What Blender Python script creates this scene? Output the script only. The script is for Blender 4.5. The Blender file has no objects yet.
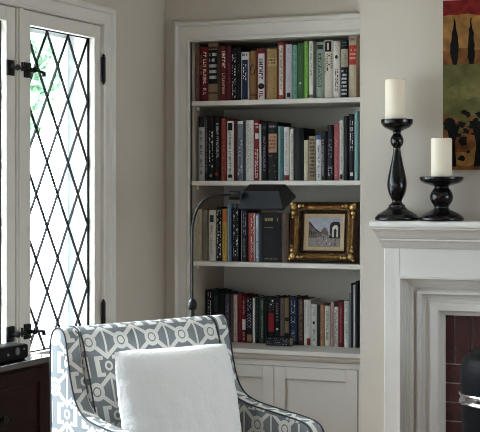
import bpy, bmesh, math, random
from mathutils import Vector, Matrix
random.seed(7)
S = bpy.context.scene
COL = S.collection
PI = math.pi

# ------------------------------------------------------------------ camera numbers
F = 1430.0                      # focal length in pixels of the 480x432 frame
EYE = 1.30
HOR = 189.0                     # image row of the horizon
A = math.radians(23.1)
CA, SA = math.cos(A), math.sin(A)
RGT = Vector((CA, SA, 0)); FWD = Vector((-SA, CA, 0))

def ray(px):
    u = (px - 240) / F
    return FWD + RGT * u
def atY(px, py, Y):             # point of the plane y = Y seen at a pixel
    r = ray(px); t = Y / r.y
    return Vector((r.x * t, Y, EYE - (py - HOR) * t / F))
def atZ(px, py, zc):            # point at camera depth zc
    r = ray(px)
    return Vector((r.x * zc, r.y * zc, EYE - (py - HOR) * zc / F))

# ------------------------------------------------------------------ helpers
def lin(c):
    return tuple(((v/255)/12.92 if v/255 <= 0.04045 else ((v/255+0.055)/1.055)**2.4) for v in c)

MATS = {}
def mat(name, rgb, rough=0.6, noise=0.0, scale=30, bump=0.0, metal=0.0, spec=0.5, coat=0.0, bscale=None):
    if name in MATS: return MATS[name]
    m = bpy.data.materials.new(name); m.use_nodes = True
    nt = m.node_tree; b = nt.nodes['Principled BSDF']
    c = lin(rgb)
    b.inputs['Base Color'].default_value = (*c, 1)
    b.inputs['Roughness'].default_value = rough
    b.inputs['Metallic'].default_value = metal
    b.inputs['Specular IOR Level'].default_value = spec
    b.inputs['Coat Weight'].default_value = coat
    if noise or bump:
        tc = nt.nodes.new('ShaderNodeTexCoord')
        n = nt.nodes.new('ShaderNodeTexNoise'); n.inputs['Scale'].default_value = scale
        n.inputs['Detail'].default_value = 4
        nt.links.new(tc.outputs['Object'], n.inputs['Vector'])
        if noise:
            r = nt.nodes.new('ShaderNodeValToRGB')
            r.color_ramp.elements[0].position = 0.3; r.color_ramp.elements[1].position = 0.7
            r.color_ramp.elements[0].color = (*[v*(1-noise) for v in c], 1)
            r.color_ramp.elements[1].color = (*[min(1, v*(1+noise)) for v in c], 1)
            nt.links.new(n.outputs['Fac'], r.inputs['Fac'])
            nt.links.new(r.outputs['Color'], b.inputs['Base Color'])
        if bump:
            n2 = n
            if bscale:
                n2 = nt.nodes.new('ShaderNodeTexNoise'); n2.inputs['Scale'].default_value = bscale
                n2.inputs['Detail'].default_value = 3
                nt.links.new(tc.outputs['Object'], n2.inputs['Vector'])
            bp = nt.nodes.new('ShaderNodeBump'); bp.inputs['Strength'].default_value = bump
            bp.inputs['Distance'].default_value = 0.01
            nt.links.new(n2.outputs['Fac'], bp.inputs['Height'])
            nt.links.new(bp.outputs['Normal'], b.inputs['Normal'])
    MATS[name] = m
    return m

def cmat(rgb, rough=0.55):
    # printed cloth and paper: a little greyer and deeper than the nominal ink
    g = sum(rgb)/3
    q = tuple(max(4, (0.86*v + 0.14*g)*0.93 - (7 if g < 60 else 0)) for v in rgb)
    return mat('cover_%d_%d_%d' % tuple(rgb), q, rough, noise=0.06, scale=60, spec=0.22)

class MB:
    """collects shapes for ONE mesh object"""
    def __init__(s): s.v = []; s.f = []; s.m = []; s.uv = {}; s.mats = []
    def slot(s, m):
        if m not in s.mats: s.mats.append(m)
        return s.mats.index(m)
    def face(s, pts, m, uv=None):
        i = len(s.v); s.v += [tuple(p) for p in pts]
        s.f.append(tuple(range(i, i+len(pts)))); s.m.append(s.slot(m))
        if uv: s.uv[len(s.f)-1] = uv
    def grid(s, rows, m, close_u=False, uv=None):
        base = len(s.v); w = len(rows[0])
        for r in rows: s.v += [tuple(p) for p in r]
        k = s.slot(m)
        for j in range(len(rows)-1):
            for i in range(w if close_u else w-1):
                i2 = (i+1) % w
                s.f.append((base+j*w+i, base+j*w+i2, base+(j+1)*w+i2, base+(j+1)*w+i)); s.m.append(k)
                if uv:
                    s.uv[len(s.f)-1] = [uv(j,i), uv(j,i+1), uv(j+1,i+1), uv(j+1,i)]
    def from_bm(s, bm, m):
        base = len(s.v); k = s.slot(m)
        bm.verts.ensure_lookup_table(); bm.verts.index_update()
        s.v += [tuple(v.co) for v in bm.verts]
        for f in bm.faces:
            s.f.append(tuple(base+v.index for v in f.verts)); s.m.append(k)
        bm.free()
    def box(s, x0, x1, y0, y1, z0, z1, m, bev=0.0, seg=2, mtx=None):
        bm = bmesh.new(); bmesh.ops.create_cube(bm, size=1)
        for v in bm.verts:
            v.co = Vector(((x0+x1)/2 + v.co.x*(x1-x0), (y0+y1)/2 + v.co.y*(y1-y0), (z0+z1)/2 + v.co.z*(z1-z0)))
        if bev:
            bmesh.ops.bevel(bm, geom=bm.edges[:], offset=bev, segments=seg, profile=0.5, affect='EDGES')
        if mtx: bm.transform(mtx)
        s.from_bm(bm, m)
    def lathe(s, prof, m, seg=32, o=(0,0,0)):
        rows = [[(o[0]+r*math.cos(2*PI*i/seg), o[1]+r*math.sin(2*PI*i/seg), o[2]+z) for i in range(seg)] for r, z in prof]
        s.grid(rows, m, close_u=True)
        if prof[0][0] > 1e-5: s.face(list(reversed(rows[0])), m)
        if prof[-1][0] > 1e-5: s.face(rows[-1], m)
    def tube(s, pts, r, m, seg=10, closed=False, rad=None):
        pts = [Vector(p) for p in pts]; n = len(pts); rows = []
        up = None
        for i, p in enumerate(pts):
            if closed: d = pts[(i+1) % n] - pts[i-1]
            else: d = pts[min(i+1, n-1)] - pts[max(i-1, 0)]
            d.normalize()
            if up is None:
                up = d.orthogonal().normalized()
            else:
                up = (up - d*up.dot(d)).normalized()
            sd = d.cross(up)
            rr = rad[i] if rad else r
            rows.append([p + (up*math.cos(2*PI*k/seg) + sd*math.sin(2*PI*k/seg))*rr for k in range(seg)])
        if closed: rows.append(rows[0])
        s.grid(rows, m, close_u=True)
        if not closed:
            s.face(list(reversed(rows[0])), m); s.face(rows[-1], m)
    def build(s, name, parent=None, smooth=False, fix=True):
        me = bpy.data.meshes.new(name)
        me.from_pydata(s.v, [], s.f)
        for m in s.mats: me.materials.append(m)
        me.polygons.foreach_set('material_index', s.m)
        if s.uv:
            ul = me.uv_layers.new(name='UVMap')
            for fi, uvs in s.uv.items():
                for li, q in zip(me.polygons[fi].loop_indices, uvs): ul.data[li].uv = q
        if fix or smooth:
            bm = bmesh.new(); bm.from_mesh(me)
            bmesh.ops.remove_doubles(bm, verts=bm.verts, dist=1e-6)
            if fix: bmesh.ops.recalc_face_normals(bm, faces=bm.faces)
            bm.to_mesh(me); bm.free()
        if smooth:
            for p in me.polygons: p.use_smooth = True
            me.set_sharp_from_angle(angle=math.radians(42))
        o = bpy.data.objects.new(name, me); COL.objects.link(o)
        if parent: o.parent = parent
        return o

def tag(o, label=None, cat=None, group=None, kind=None):
    if label: o['label'] = label
    if cat: o['category'] = cat
    if group: o['group'] = group
    if kind: o['kind'] = kind
    return o
def empty(name, loc=(0,0,0), rz=0.0, label=None, cat=None, group=None, kind=None):
    o = bpy.data.objects.new(name, None); COL.objects.link(o)
    o.location = loc; o.rotation_euler = (0, 0, rz); o.empty_display_size = 0.05
    return tag(o, label, cat, group, kind)

def catmull(pts, n=6, closed=False):
    out = []; N = len(pts)
    P = [Vector(p) for p in pts]
    for i in range(N if closed else N-1):
        p0 = P[i-1] if (closed or i > 0) else P[0]
        p1 = P[i]; p2 = P[(i+1) % N]
        p3 = P[(i+2) % N] if (closed or i+2 < N) else P[-1]
        for k in range(n):
            t = k/n
            out.append(0.5*((2*p1) + (p2-p0)*t + (2*p0-5*p1+4*p2-p3)*t*t + (3*p1-p0-3*p2+p3)*t**3))
    if not closed: out.append(P[-1])
    return out

# ------------------------------------------------------------------ materials
WALL = mat('wall_paint', (186, 176, 163), 0.8, noise=0.02, scale=6, bump=0.03, bscale=220)
CEIL = mat('ceiling_paint', (226, 222, 214), 0.9)
TRIM = mat('trim_paint', (206, 200, 191), 0.42, noise=0.015, scale=8)
SASH = mat('sash_paint', (206, 199, 189), 0.45)
CASE = mat('bookcase_paint', (199, 193, 184), 0.45, noise=0.015, scale=8)
CASEIN = mat('bookcase_inner_paint', (196, 188, 176), 0.6)
MANT = mat('mantel_paint', (202, 196, 188), 0.4, noise=0.015, scale=10)
STORM = mat('storm_frame_metal', (196, 206, 214), 0.5)
BLACKM = mat('black_iron', (7, 7, 8), 0.5, spec=0.25)
LEAD = mat('lead_came', (5, 5, 6), 0.7, spec=0.1)
GLOSSBLK = mat('glossy_black_wood', (7, 6, 7), 0.22, spec=0.4)
WAX = mat('candle_wax', (230, 216, 194), 0.55)
WAX.node_tree.nodes['Principled BSDF'].inputs['Subsurface Weight'].default_value = 0.15
WAX.node_tree.nodes['Principled BSDF'].inputs['Subsurface Radius'].default_value = (0.01, 0.006, 0.004)
WICK = mat('wick', (40, 34, 30), 0.9)
PAGES = mat('paper_pages', (196, 184, 160), 0.85, noise=0.12, scale=300)

def floor_mat():
    m = bpy.data.materials.new('oak_floor'); m.use_nodes = True
    nt = m.node_tree; b = nt.nodes['Principled BSDF']; b.inputs['Roughness'].default_value = 0.4
    tc = nt.nodes.new('ShaderNodeTexCoord'); br = nt.nodes.new('ShaderNodeTexBrick')
    br.inputs['Scale'].default_value = 1.0; br.inputs['Brick Width'].default_value = 1.2
    br.inputs['Row Height'].default_value = 0.08; br.inputs['Mortar Size'].default_value = 0.0015
    br.inputs['Color1'].default_value = (*lin((150, 112, 78)), 1); br.inputs['Color2'].default_value = (*lin((128, 92, 62)), 1)
    br.inputs['Mortar'].default_value = (*lin((60, 40, 28)), 1)
    nt.links.new(tc.outputs['Object'], br.inputs['Vector']); nt.links.new(br.outputs['Color'], b.inputs['Base Color'])
    return m
FLOORM = floor_mat()

def glass_mat():
    m = bpy.data.materials.new('window_glass'); m.use_nodes = True
    nt = m.node_tree; nt.nodes.remove(nt.nodes['Principled BSDF'])
    out = nt.nodes['Material Output']
    tr = nt.nodes.new('ShaderNodeBsdfTransparent'); tr.inputs['Color'].default_value = (0.96, 0.98, 0.98, 1)
    gl = nt.nodes.new('ShaderNodeBsdfGlossy'); gl.inputs['Roughness'].default_value = 0.02
    lw = nt.nodes.new('ShaderNodeLayerWeight'); lw.inputs['Blend'].default_value = 0.5
    fr = nt.nodes.new('ShaderNodeMath'); fr.operation = 'POWER'; fr.inputs[1].default_value = 4.0
    nt.links.new(lw.outputs['Facing'], fr.inputs[0])
    mx = nt.nodes.new('ShaderNodeMixShader')
    nt.links.new(fr.outputs[0], mx.inputs[0]); nt.links.new(tr.outputs[0], mx.inputs[1]); nt.links.new(gl.outputs[0], mx.inputs[2])
    nt.links.new(mx.outputs[0], out.inputs['Surface'])
    return m
GLASS = glass_mat()

def wood_mat(name, c0, c1, rough, coat=0.0):
    m = bpy.data.materials.new(name); m.use_nodes = True
    nt = m.node_tree; b = nt.nodes['Principled BSDF']; b.inputs['Roughness'].default_value = rough
    b.inputs['Coat Weight'].default_value = coat; b.inputs['Coat Roughness'].default_value = 0.15
    tc = nt.nodes.new('ShaderNodeTexCoord'); mp = nt.nodes.new('ShaderNodeMapping')
    mp.inputs['Scale'].default_value = (14, 2, 14)
    n = nt.nodes.new('ShaderNodeTexNoise'); n.inputs['Scale'].default_value = 6; n.inputs['Detail'].default_value = 6
    r = nt.nodes.new('ShaderNodeValToRGB')
    r.color_ramp.elements[0].position = 0.35; r.color_ramp.elements[1].position = 0.7
    r.color_ramp.elements[0].color = (*lin(c0), 1); r.color_ramp.elements[1].color = (*lin(c1), 1)
    nt.links.new(tc.outputs['Object'], mp.inputs['Vector']); nt.links.new(mp.outputs[0], n.inputs['Vector'])
    nt.links.new(n.outputs['Fac'], r.inputs['Fac']); nt.links.new(r.outputs['Color'], b.inputs['Base Color'])
    return m
MAHOG = wood_mat('dark_mahogany', (16, 5, 4), (38, 13, 11), 0.4, 0.0)
MAHOG.node_tree.nodes['Principled BSDF'].inputs['Specular IOR Level'].default_value = 0.1
MAHOGTOP = wood_mat('polished_mahogany_top', (26, 14, 12), (46, 24, 20), 0.14, 1.0)

def fabric_mat():
    """pale lattice of rings, spokes and bars over a slate ground, in metres of UV"""
    m = bpy.data.materials.new('trellis_fabric'); m.use_nodes = True
    nt = m.node_tree; N = nt.nodes; L = nt.links; b = N['Principled BSDF']
    b.inputs['Roughness'].default_value = 0.85; b.inputs['Specular IOR Level'].default_value = 0.2
    def val(x):
        return x
    def mth(op, a, c=None, d=None):
        n = N.new('ShaderNodeMath'); n.operation = op
        for k, q in enumerate((a, c, d)):
            if q is None: continue
            if isinstance(q, (int, float)): n.inputs[k].default_value = q
            else: L.new(q, n.inputs[k])
        return n.outputs[0]
    uvn = N.new('ShaderNodeUVMap'); sp = N.new('ShaderNodeSeparateXYZ'); L.new(uvn.outputs[0], sp.inputs[0])
    # slight weave wobble
    p, q = 0.112, 0.138
    def centred(v, per):
        return mth('ABSOLUTE', mth('MULTIPLY', mth('SUBTRACT', mth('FRACT', mth('DIVIDE', v, per)), 0.5), per))
    def band(v, c, w):     # |v-c| < w
        return mth('LESS_THAN', mth('ABSOLUTE', mth('SUBTRACT', v, c)), w)
    dx = centred(sp.outputs[0], p); dy = centred(sp.outputs[1], q)
    def dist(ax, ay):
        x_ = mth('SUBTRACT', dx, ax); y_ = mth('SUBTRACT', dy, ay)
        return mth('SQRT', mth('ADD', mth('MULTIPLY', x_, x_), mth('MULTIPLY', y_, y_)))
    d = dist(0.0, 0.0); d2 = dist(p/2, q/2)
    s = mth('LESS_THAN', d, 0.0255)
    s = mth('MAXIMUM', s, band(mth('SUBTRACT', dy, mth('MULTIPLY', dx, 0.78)), 0.0, 0.0076))
    s = mth('MAXIMUM', s, mth('MULTIPLY', mth('GREATER_THAN', dx, p/2-0.0034), mth('LESS_THAN', dy, 0.046)))
    s = mth('MAXIMUM', s, mth('MULTIPLY', band(dx, 0.0185, 0.0082), mth('GREATER_THAN', dy, 0.040)))
    s = mth('MAXIMUM', s, mth('MULTIPLY', band(dy, 0.0455, 0.0055), band(dx, 0.0285, 0.0115)))
    s = mth('MAXIMUM', s, band(d2, 0.0105, 0.0035))
    s = mth('MULTIPLY', s, mth('SUBTRACT', 1.0, band(d, 0.0120, 0.0019)))
    ns = N.new('ShaderNodeTexNoise'); ns.inputs['Scale'].default_value = 700; L.new(uvn.outputs[0], ns.inputs['Vector'])
    mx = N.new('ShaderNodeMix'); mx.data_type = 'RGBA'
    mx.inputs[6].default_value = (*lin((127, 132, 135)), 1); mx.inputs[7].default_value = (*lin((222, 219, 213)), 1)
    L.new(s, mx.inputs[0]); L.new(mx.outputs[2], b.inputs['Base Color'])
    bp = N.new('ShaderNodeBump'); bp.inputs['Strength'].default_value = 0.15; bp.inputs['Distance'].default_value = 0.002
    L.new(ns.outputs['Fac'], bp.inputs['Height']); L.new(bp.outputs['Normal'], b.inputs['Normal'])
    return m
FABRIC = fabric_mat()
PIPING = mat('dark_piping', (52, 56, 62), 0.8)

# ------------------------------------------------------------------ room shell
XW = -2.58          # window wall
YB = 5.27           # alcove wall
YC = 5.00           # chimney breast
XB = -1.654          # left edge of the breast
XR, Y0, ZC = 1.7, -0.9, 2.55
WT = 0.16
def struct(mb, name, parent=None, smooth=False):
    o = mb.build(name, parent, smooth)
    if parent is None: o['kind'] = 'structure'
    return o

b = MB(); b.box(XW-WT, XR+WT, Y0-WT, 5.9, -0.12, 0.0, FLOORM); struct(b, 'floor')
b = MB(); b.box(XW-WT, XR+WT, Y0-WT, 5.9, ZC, ZC+0.1, CEIL); struct(b, 'ceiling')

WY0, WY1, WZ0, WZ1 = 2.375, 4.723, 0.69, 1.912
b = MB()
b.box(XW-WT, XW, Y0-WT, WY0, 0, ZC, WALL); b.box(XW-WT, XW, WY1, 5.9, 0, ZC, WALL)
b.box(XW-WT, XW, WY0, WY1, 0, WZ0, WALL); b.box(XW-WT, XW, WY0, WY1, WZ1, ZC, WALL)
struct(b, 'wall_left')
# alcove wall with the hole the bookcase is let into
BX0, BX1 = -2.540, XB
b = MB()
b.box(XW, -2.47, YB, YB+0.12, 0, ZC, WALL); b.box(-2.47, XB, YB, YB+0.12, 1.90, ZC, WALL)
b.box(XW, XB, 5.64, 5.74, 0, ZC, WALL)
struct(b, 'wall_back')
# chimney breast with the fireplace hole
FXC = -0.70
RIDGE = atY(399, 276.5, 4.94); OPEN = atY(444, 319, 5.03)
XL = RIDGE.x; ZT = RIDGE.z
FW = OPEN.x - XL
b = MB()
XBR = 2*FXC - XB
hx0, hx1, hz = XL+0.02, 2*FXC-XL-0.02, ZT-0.02
b.box(XB, hx0, YC, 5.66, 0, ZC, WALL); b.box(hx1, XBR, YC, 5.66, 0, ZC, WALL)
b.box(hx0, hx1, YC, 5.66, hz, ZC, WALL)
struct(b, 'wall_chimney')
b = MB(); b.box(XBR, XR, YB, YB+0.12, 0, ZC, WALL); struct(b, 'wall_alcove')
# right wall and rear wall have large windows out of view, the right one added as fill light
def wall_with_hole(name, axis, pos, a0, a1, h0, h1, z0, z1, t):
    b = MB()
    def bx(p0, p1, q0, q1):
        if axis == 'x': b.box(min(pos, pos+t), max(pos, pos+t), p0, p1, q0, q1, WALL)
        else: b.box(p0, p1, min(pos, pos+t), max(pos, pos+t), q0, q1, WALL)
    bx(a0, h0, 0, ZC); bx(h1, a1, 0, ZC); bx(h0, h1, 0, z0); bx(h0, h1, z1, ZC)
    struct(b, name)
wall_with_hole('wall_right', 'x', XR, Y0-WT, 5.9, 3.2, 4.5, 0.75, 1.95, WT)
wall_with_hole('wall_front', 'y', Y0, XW-WT, XR+WT, -2.40, -1.80, 0.60, 1.8, -WT)

def plain_window(name, axis, pos, h0, h1, z0, z1):
    fr = MB()
    def bx(p0, p1, q0, q1, m=TRIM, dd=0.03, mb=fr):
        if axis == 'x': mb.box(pos-dd, pos+dd, p0, p1, q0, q1, m)
        else: mb.box(p0, p1, pos-dd, pos+dd, q0, q1, m)
    w = 0.06
    bx(h0, h0+w, z0, z1); bx(h1-w, h1, z0, z1); bx(h0+w, h1-w, z0, z0+w); bx(h0+w, h1-w, z1-w, z1)
    mid = (h0+h1)/2; bx(mid-0.025, mid+0.025, z0+w, z1-w); zm = (z0+z1)/2
    bx(h0+w, mid-0.025, zm-0.015, zm+0.015); bx(mid+0.025, h1-w, zm-0.015, zm+0.015)
    o = struct(fr, name)
    g = MB(); bx(h0+w, h1-w, z0+w, z1-w, GLASS, 0.002, g); g.build('pane', o)
plain_window('unseen_window_right', 'x', XR+0.08, 3.2, 4.5, 0.75, 1.95)  # unseen window, added and placed to brighten the room
plain_window('window_6', 'y', Y0-0.08, -2.40, -1.80, 0.60, 1.8)

# ------------------------------------------------------------------ leaded casement windows
GY0, GY1, GZ0, GZ1 = 4.2215, 4.673, 0.735, 1.861      # glass opening of the first sash
SY0, SY1 = 4.166, 4.723
XGL = XW - 0.027
def casement(name, dy, latch_on_low, hinged_high):
    fr = MB()
    xo, xi = XW-0.045, XW+0.0
    y0, y1, g0, g1 = SY0+dy, SY1+dy, GY0+dy, GY1+dy
    if not hinged_high:       # mirror the stile widths
        g0, g1 = y0 + (SY1-GY1), y1 - (GY0-SY0)
    fr.box(xo, xi, y0+0.002, g0, WZ0, WZ1-0.002, SASH, 0.002); fr.box(xo, xi, g1, y1-0.002, WZ0, WZ1-0.002, SASH, 0.002)
    fr.box(xo, xi, g0, g1, WZ0, GZ0, SASH, 0.002); fr.box(xo, xi, g0, g1, GZ1, WZ1-0.002, SASH, 0.002)
    root = struct(fr, name)
    g = MB(); g.box(XGL-0.0015, XGL+0.0015, g0, g1, GZ0, GZ1, GLASS); g.build('pane', root)
    # lead cames: two families of diagonals clipped to the opening
    le = MB(); cy, cz, py_, pz_ = 4.303+dy, 1.740, 0.146, 0.229
    def bar(ya, za, yb, zb, r=0.0023):
        d = Vector((0, yb-ya, zb-za)); 
        if d.length < 0.004: return
        d.normalize(); n = Vector((0, -d.z, d.y))*r; t = 0.004
        pa, pb = Vector((XGL, ya, za)), Vector((XGL, yb, zb))
        ring = lambda c: [c+n+Vector((-t,0,0)), c+n+Vector((t,0,0)), c-n+Vector((t,0,0)), c-n+Vector((-t,0,0))]
        le.grid([ring(pa), ring(pb)], LEAD, close_u=True)
    for sg in (1, -1):
        for k in range(-14, 15):
            # (y-cy)/py + sg*(z-cz)/pz = k
            pts = []
            zz = lambda y: cz + sg*(k - (y-cy)/py_)*pz_
            yy = lambda z: cy + (k - sg*(z-cz)/pz_)*py_
            for y in (g0, g1):
                if GZ0 <= zz(y) <= GZ1: pts.append((y, zz(y)))
            for z in (GZ0, GZ1):
                if g0 < yy(z) < g1: pts.append((yy(z), z))
            if len(pts) >= 2: bar(*pts[0], *pts[1])
    for (a_, b_) in (((g0, GZ0), (g1, GZ0)), ((g0, GZ1), (g1, GZ1)), ((g0, GZ0), (g0, GZ1)), ((g1, GZ0), (g1, GZ1))):
        bar(*a_, *b_, 0.0032)
    le.build('lead_lattice', root)
    # outer storm frame
    st = MB(); xs0, xs1 = XW-0.125, XW-0.095
    st.box(xs0, xs1, y0+0.01, y0+0.05, WZ0, WZ1, STORM); st.box(xs0, xs1, y1-0.085, y1-0.035, WZ0, WZ1, STORM)
    st.box(xs0, xs1, y0+0.05, y1-0.085, WZ1-0.055, WZ1, STORM); st.box(xs0, xs1, y0+0.05, y1-0.085, WZ0, WZ0+0.035, STORM)
    st.build('storm_frame', root)
    # latches (two) on the meeting stile
    ys = y0 + 0.032 if latch_on_low else y1 - 0.036
    tow = 1 if latch_on_low else 0.62
    for zc in (1.705, 0.815):
        o = MB()
        o.box(XW-0.001, XW+0.006, ys-0.022, ys+0.022, zc-0.026, zc+0.026, BLACKM, 0.002)
        prof = [(0.010, 0), (0.012, 0.004), (0.008, 0.010), (0.007, 0.020), (0.011, 0.024), (0.009, 0.031), (0.001, 0.033)]
        o.grid([[(XW+0.006+h, ys+r*math.cos(2*PI*i/12), zc+r*math.sin(2*PI*i/12)) for i in range(12)] for r, h in prof], BLACKM, close_u=True)
        ob = o.build('latch', root, True)
        lv = MB()
        if latch_on_low:
            lv.tube([(XW+0.024, ys, zc), (XW+0.026, ys+0.03, zc-0.001), (XW+0.026, ys+0.055, zc-0.003), (XW+0.026, ys+0.066, zc-0.008)], 0.005, BLACKM, 8, rad=[0.006, 0.0045, 0.005, 0.008])
            lv.tube([(XW+0.026, ys+0.066, zc-0.002), (XW+0.026, ys+0.068, zc-0.018)], 0.0075, BLACKM, 8)
        else:
            lv.tube([(XW+0.024, ys, zc), (XW+0.028, ys+0.02, zc), (XW+0.03, ys+0.04, zc+0.002)], 0.0055, BLACKM, 8, rad=[0.006, 0.005, 0.009])
            lv.tube([(XW+0.03, ys+0.03, zc-0.01), (XW+0.03, ys+0.03, zc+0.02)], 0.004, BLACKM, 8)
        lv.build('latch_handle', ob, True)
    yh = y1 if hinged_high else y0
    for zc in (1.748, 0.83):
        h = MB()
        h.tube([(XW+0.010, yh, zc-0.046), (XW+0.010, yh, zc+0.046)], 0.0085, BLACKM, 10)
        h.lathe([(0.001, 0.058), (0.006, 0.053), (0.0055, 0.048), (0.0085, 0.046)], BLACKM, 10, (XW+0.010, yh, zc))
        h.lathe([(0.0085, -0.046), (0.0055, -0.048), (0.006, -0.053), (0.001, -0.058)], BLACKM, 10, (XW+0.010, yh, zc))
        h.build('hinge', root, True)
    return root
STEP = SY1-SY0+0.04
casement('window_1', 0.0, True, True)
casement('window_2', -STEP, False, False)
casement('window_3', -2*STEP, True, True)
casement('window_4', -3*STEP, False, False)
# posts between the sashes, casing round the bank, sill
b = MB()
for k in range(3):
    y = SY0 - k*STEP
    b.box(XW-0.15, XW+0.004, y-0.038, y-0.002, WZ0, WZ1, SASH, 0.003)
    b.box(XW+0.004, XW+0.012, y-0.030, y-0.010, WZ0, WZ1, SASH, 0.003)
yl = SY0-3*STEP
b.box(XW-WT, XW-0.05, WY0-0.01, WY0+0.004, WZ0, WZ1, SASH)
b.box(XW-WT, XW-0.046, WY1-0.006, WY1+0.004, WZ0, WZ1, TRIM)
struct(b, 'trim_1')
def casing_profile():
    # (distance outward from the sash edge, projection from the wall)
    return [(0.0, 0.0), (0.0, 0.012), (0.006, 0.016), (0.014, 0.016), (0.018, 0.013), (0.066, 0.015), (0.072, 0.024), (0.090, 0.028), (0.098, 0.026), (0.105, 0.020), (0.105, 0.0)]
b = MB()
prof = [(o_*0.72, h_) for o_, h_ in casing_profile()]; sc = 0.072/0.0756
rows = []
for o_, h_ in prof:
    rows.append([(XW+h_, WY1+o_, WZ0-0.02), (XW+h_, WY1+o_, WZ1+o_*sc), (XW+h_, yl-o_+0.0, WZ1+o_*sc), (XW+h_, yl-o_, WZ0-0.02)])
b.grid(rows, TRIM)
struct(b, 'trim_2')
b = MB(); b.box(XW-0.14, XW+0.035, yl-0.12, WY1+0.12, WZ0-0.03, WZ0, TRIM, 0.004); struct(b, 'trim_3')
b = MB(); b.box(XW, XW+0.012, yl-0.10, WY1+0.10, WZ0-0.11, WZ0-0.031, TRIM, 0.003); struct(b, 'trim_4')
b = MB(); b.box(XW, XW+0.015, Y0, YB, 0, 0.14, TRIM, 0.004); struct(b, 'baseboard_left')

# ------------------------------------------------------------------ built-in bookcase
YF = 5.25                       # face of the casing
SZ = [1.656, 1.333, 1.007]      # tops of the three shelves
CT = 0.670                      # counter top
OX0, OX1, OZ1 = -2.463, -1.738, 1.897
case = empty('bookcase', ((OX0+OX1)/2, 5.4, 0), 0, 'tall built-in white bookcase full of books in the alcove', 'bookcase')
def kid(mb, name, parent, smooth=False):
    """build in world space, then parent while keeping the place"""
    o = mb.build(name, None, smooth)
    o.parent = parent
    bpy.context.view_layer.update()
    o.matrix_parent_inverse = parent.matrix_world.inverted()
    return o
# casing: left stile, head, right stile as one mitred moulding
b = MB()
prof = [(0.0, 0.03), (0.0, 0.004), (0.010, 0.0), (0.020, 0.003), (0.024, 0.003), (0.060, 0.001), (0.063, -0.006), (0.070, -0.012), (0.078, -0.012), (0.0815, -0.006), (0.083, 0.018)]
rows = []
for o_, h_ in prof:
    y = YF + h_
    rows.append([(OX0-o_*0.80, y, CT), (OX0-o_*0.80, y, OZ1+o_), (OX1+o_, y, OZ1+o_), (OX1+o_, y, CT)])
b.grid(rows, CASE); kid(b, 'casing', case)
b = MB(); b.box(OX0-0.006, OX0, YF+0.012, 5.60, CT, OZ1, CASEIN); kid(b, 'side_panel', case)
b = MB(); b.box(OX1, OX1+0.018, YF+0.012, 5.60, CT, OZ1, CASEIN); kid(b, 'side_panel', case)
b = MB(); b.box(OX0-0.006, OX1+0.018, YF+0.012, 5.60, OZ1, OZ1+0.003, CASEIN); kid(b, 'top_panel', case)
b = MB(); b.box(OX0-0.006, OX1+0.018, 5.60, 5.615, CT-0.02, OZ1, CASEIN); kid(b, 'back_panel', case)
for z in SZ:
    b = MB(); b.box(OX0+0.001, OX1-0.001, YF+0.018, 5.60, z-0.019, z, CASE, 0.002); s = kid(b, 'shelf', case)
    for x in (OX0+0.008, OX1-0.008):
        b = MB(); b.box(x-0.007, x+0.007, YF+0.06, YF+0.075, z-0.036, z-0.0195, CASE, 0.002); kid(b, 'shelf_support', case)
# counter
b = MB()
cp = [(5.60, CT), (5.200, CT), (5.196, CT-0.003), (5.196, CT-0.016), (5.200, CT-0.019), (5.212, CT-0.022), (5.212, CT-0.028), (5.222, CT-0.040), (5.230, CT-0.042), (5.60, CT-0.042)]
xs = (-2.545, XB-0.002)
b.grid([[(x, y, z) for y, z in cp] for x in xs], CASE, close_u=True)
b.face([(xs[0], y, z) for y, z in cp], CASE); b.face([(xs[1], y, z) for y, z in cp], CASE)
kid(b, 'counter', case)
# base: face frame and two panelled doors
b = MB()
ft = CT-0.043; yf = 5.232
b.box(-2.545, OX0, yf, 5.26, 0, ft, CASE); b.box(OX1, XB-0.002, yf, 5.26, 0, ft, CASE)
b.box(OX0, OX1, yf, 5.26, ft-0.022, ft, CASE); b.box(OX0, OX1, yf, 5.26, 0, 0.10, CASE)
b.box(-2.545, XB-0.002, 5.26, 5.60, 0.0, 0.02, CASEIN); b.box(-2.545, -2.53, 5.26, 5.60, 0.02, ft, CASEIN); b.box(XB-0.016, XB-0.002, 5.26, 5.60, 0.02, ft, CASEIN)
kid(b, 'base_frame', case)
XM = atY(274.3, 380, yf).x
for (x0, x1) in ((OX0+0.002, XM-0.001), (XM+0.001, OX1-0.002)):
    d = MB(); z0, z1 = 0.103, ft-0.024; sw = 0.047
    d.box(x0, x0+sw, yf-0.004, yf+0.018, z0, z1, CASE, 0.0015); d.box(x1-sw, x1, yf-0.004, yf+0.018, z0, z1, CASE, 0.0015)
    d.box(x0+sw, x1-sw, yf-0.004, yf+0.018, z1-sw, z1, CASE, 0.0015); d.box(x0+sw, x1-sw, yf-0.004, yf+0.018, z0, z0+sw, CASE, 0.0015)
    d.box(x0+sw, x1-sw, yf+0.007, yf+0.017, z0+sw, z1-sw, CASE)
    ob = kid(d, 'door', case)

# ------------------------------------------------------------------ books
def bulge(x, w, amt):
    t = (x/w)*2 - 1
    return amt*(1 - t*t)

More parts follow.
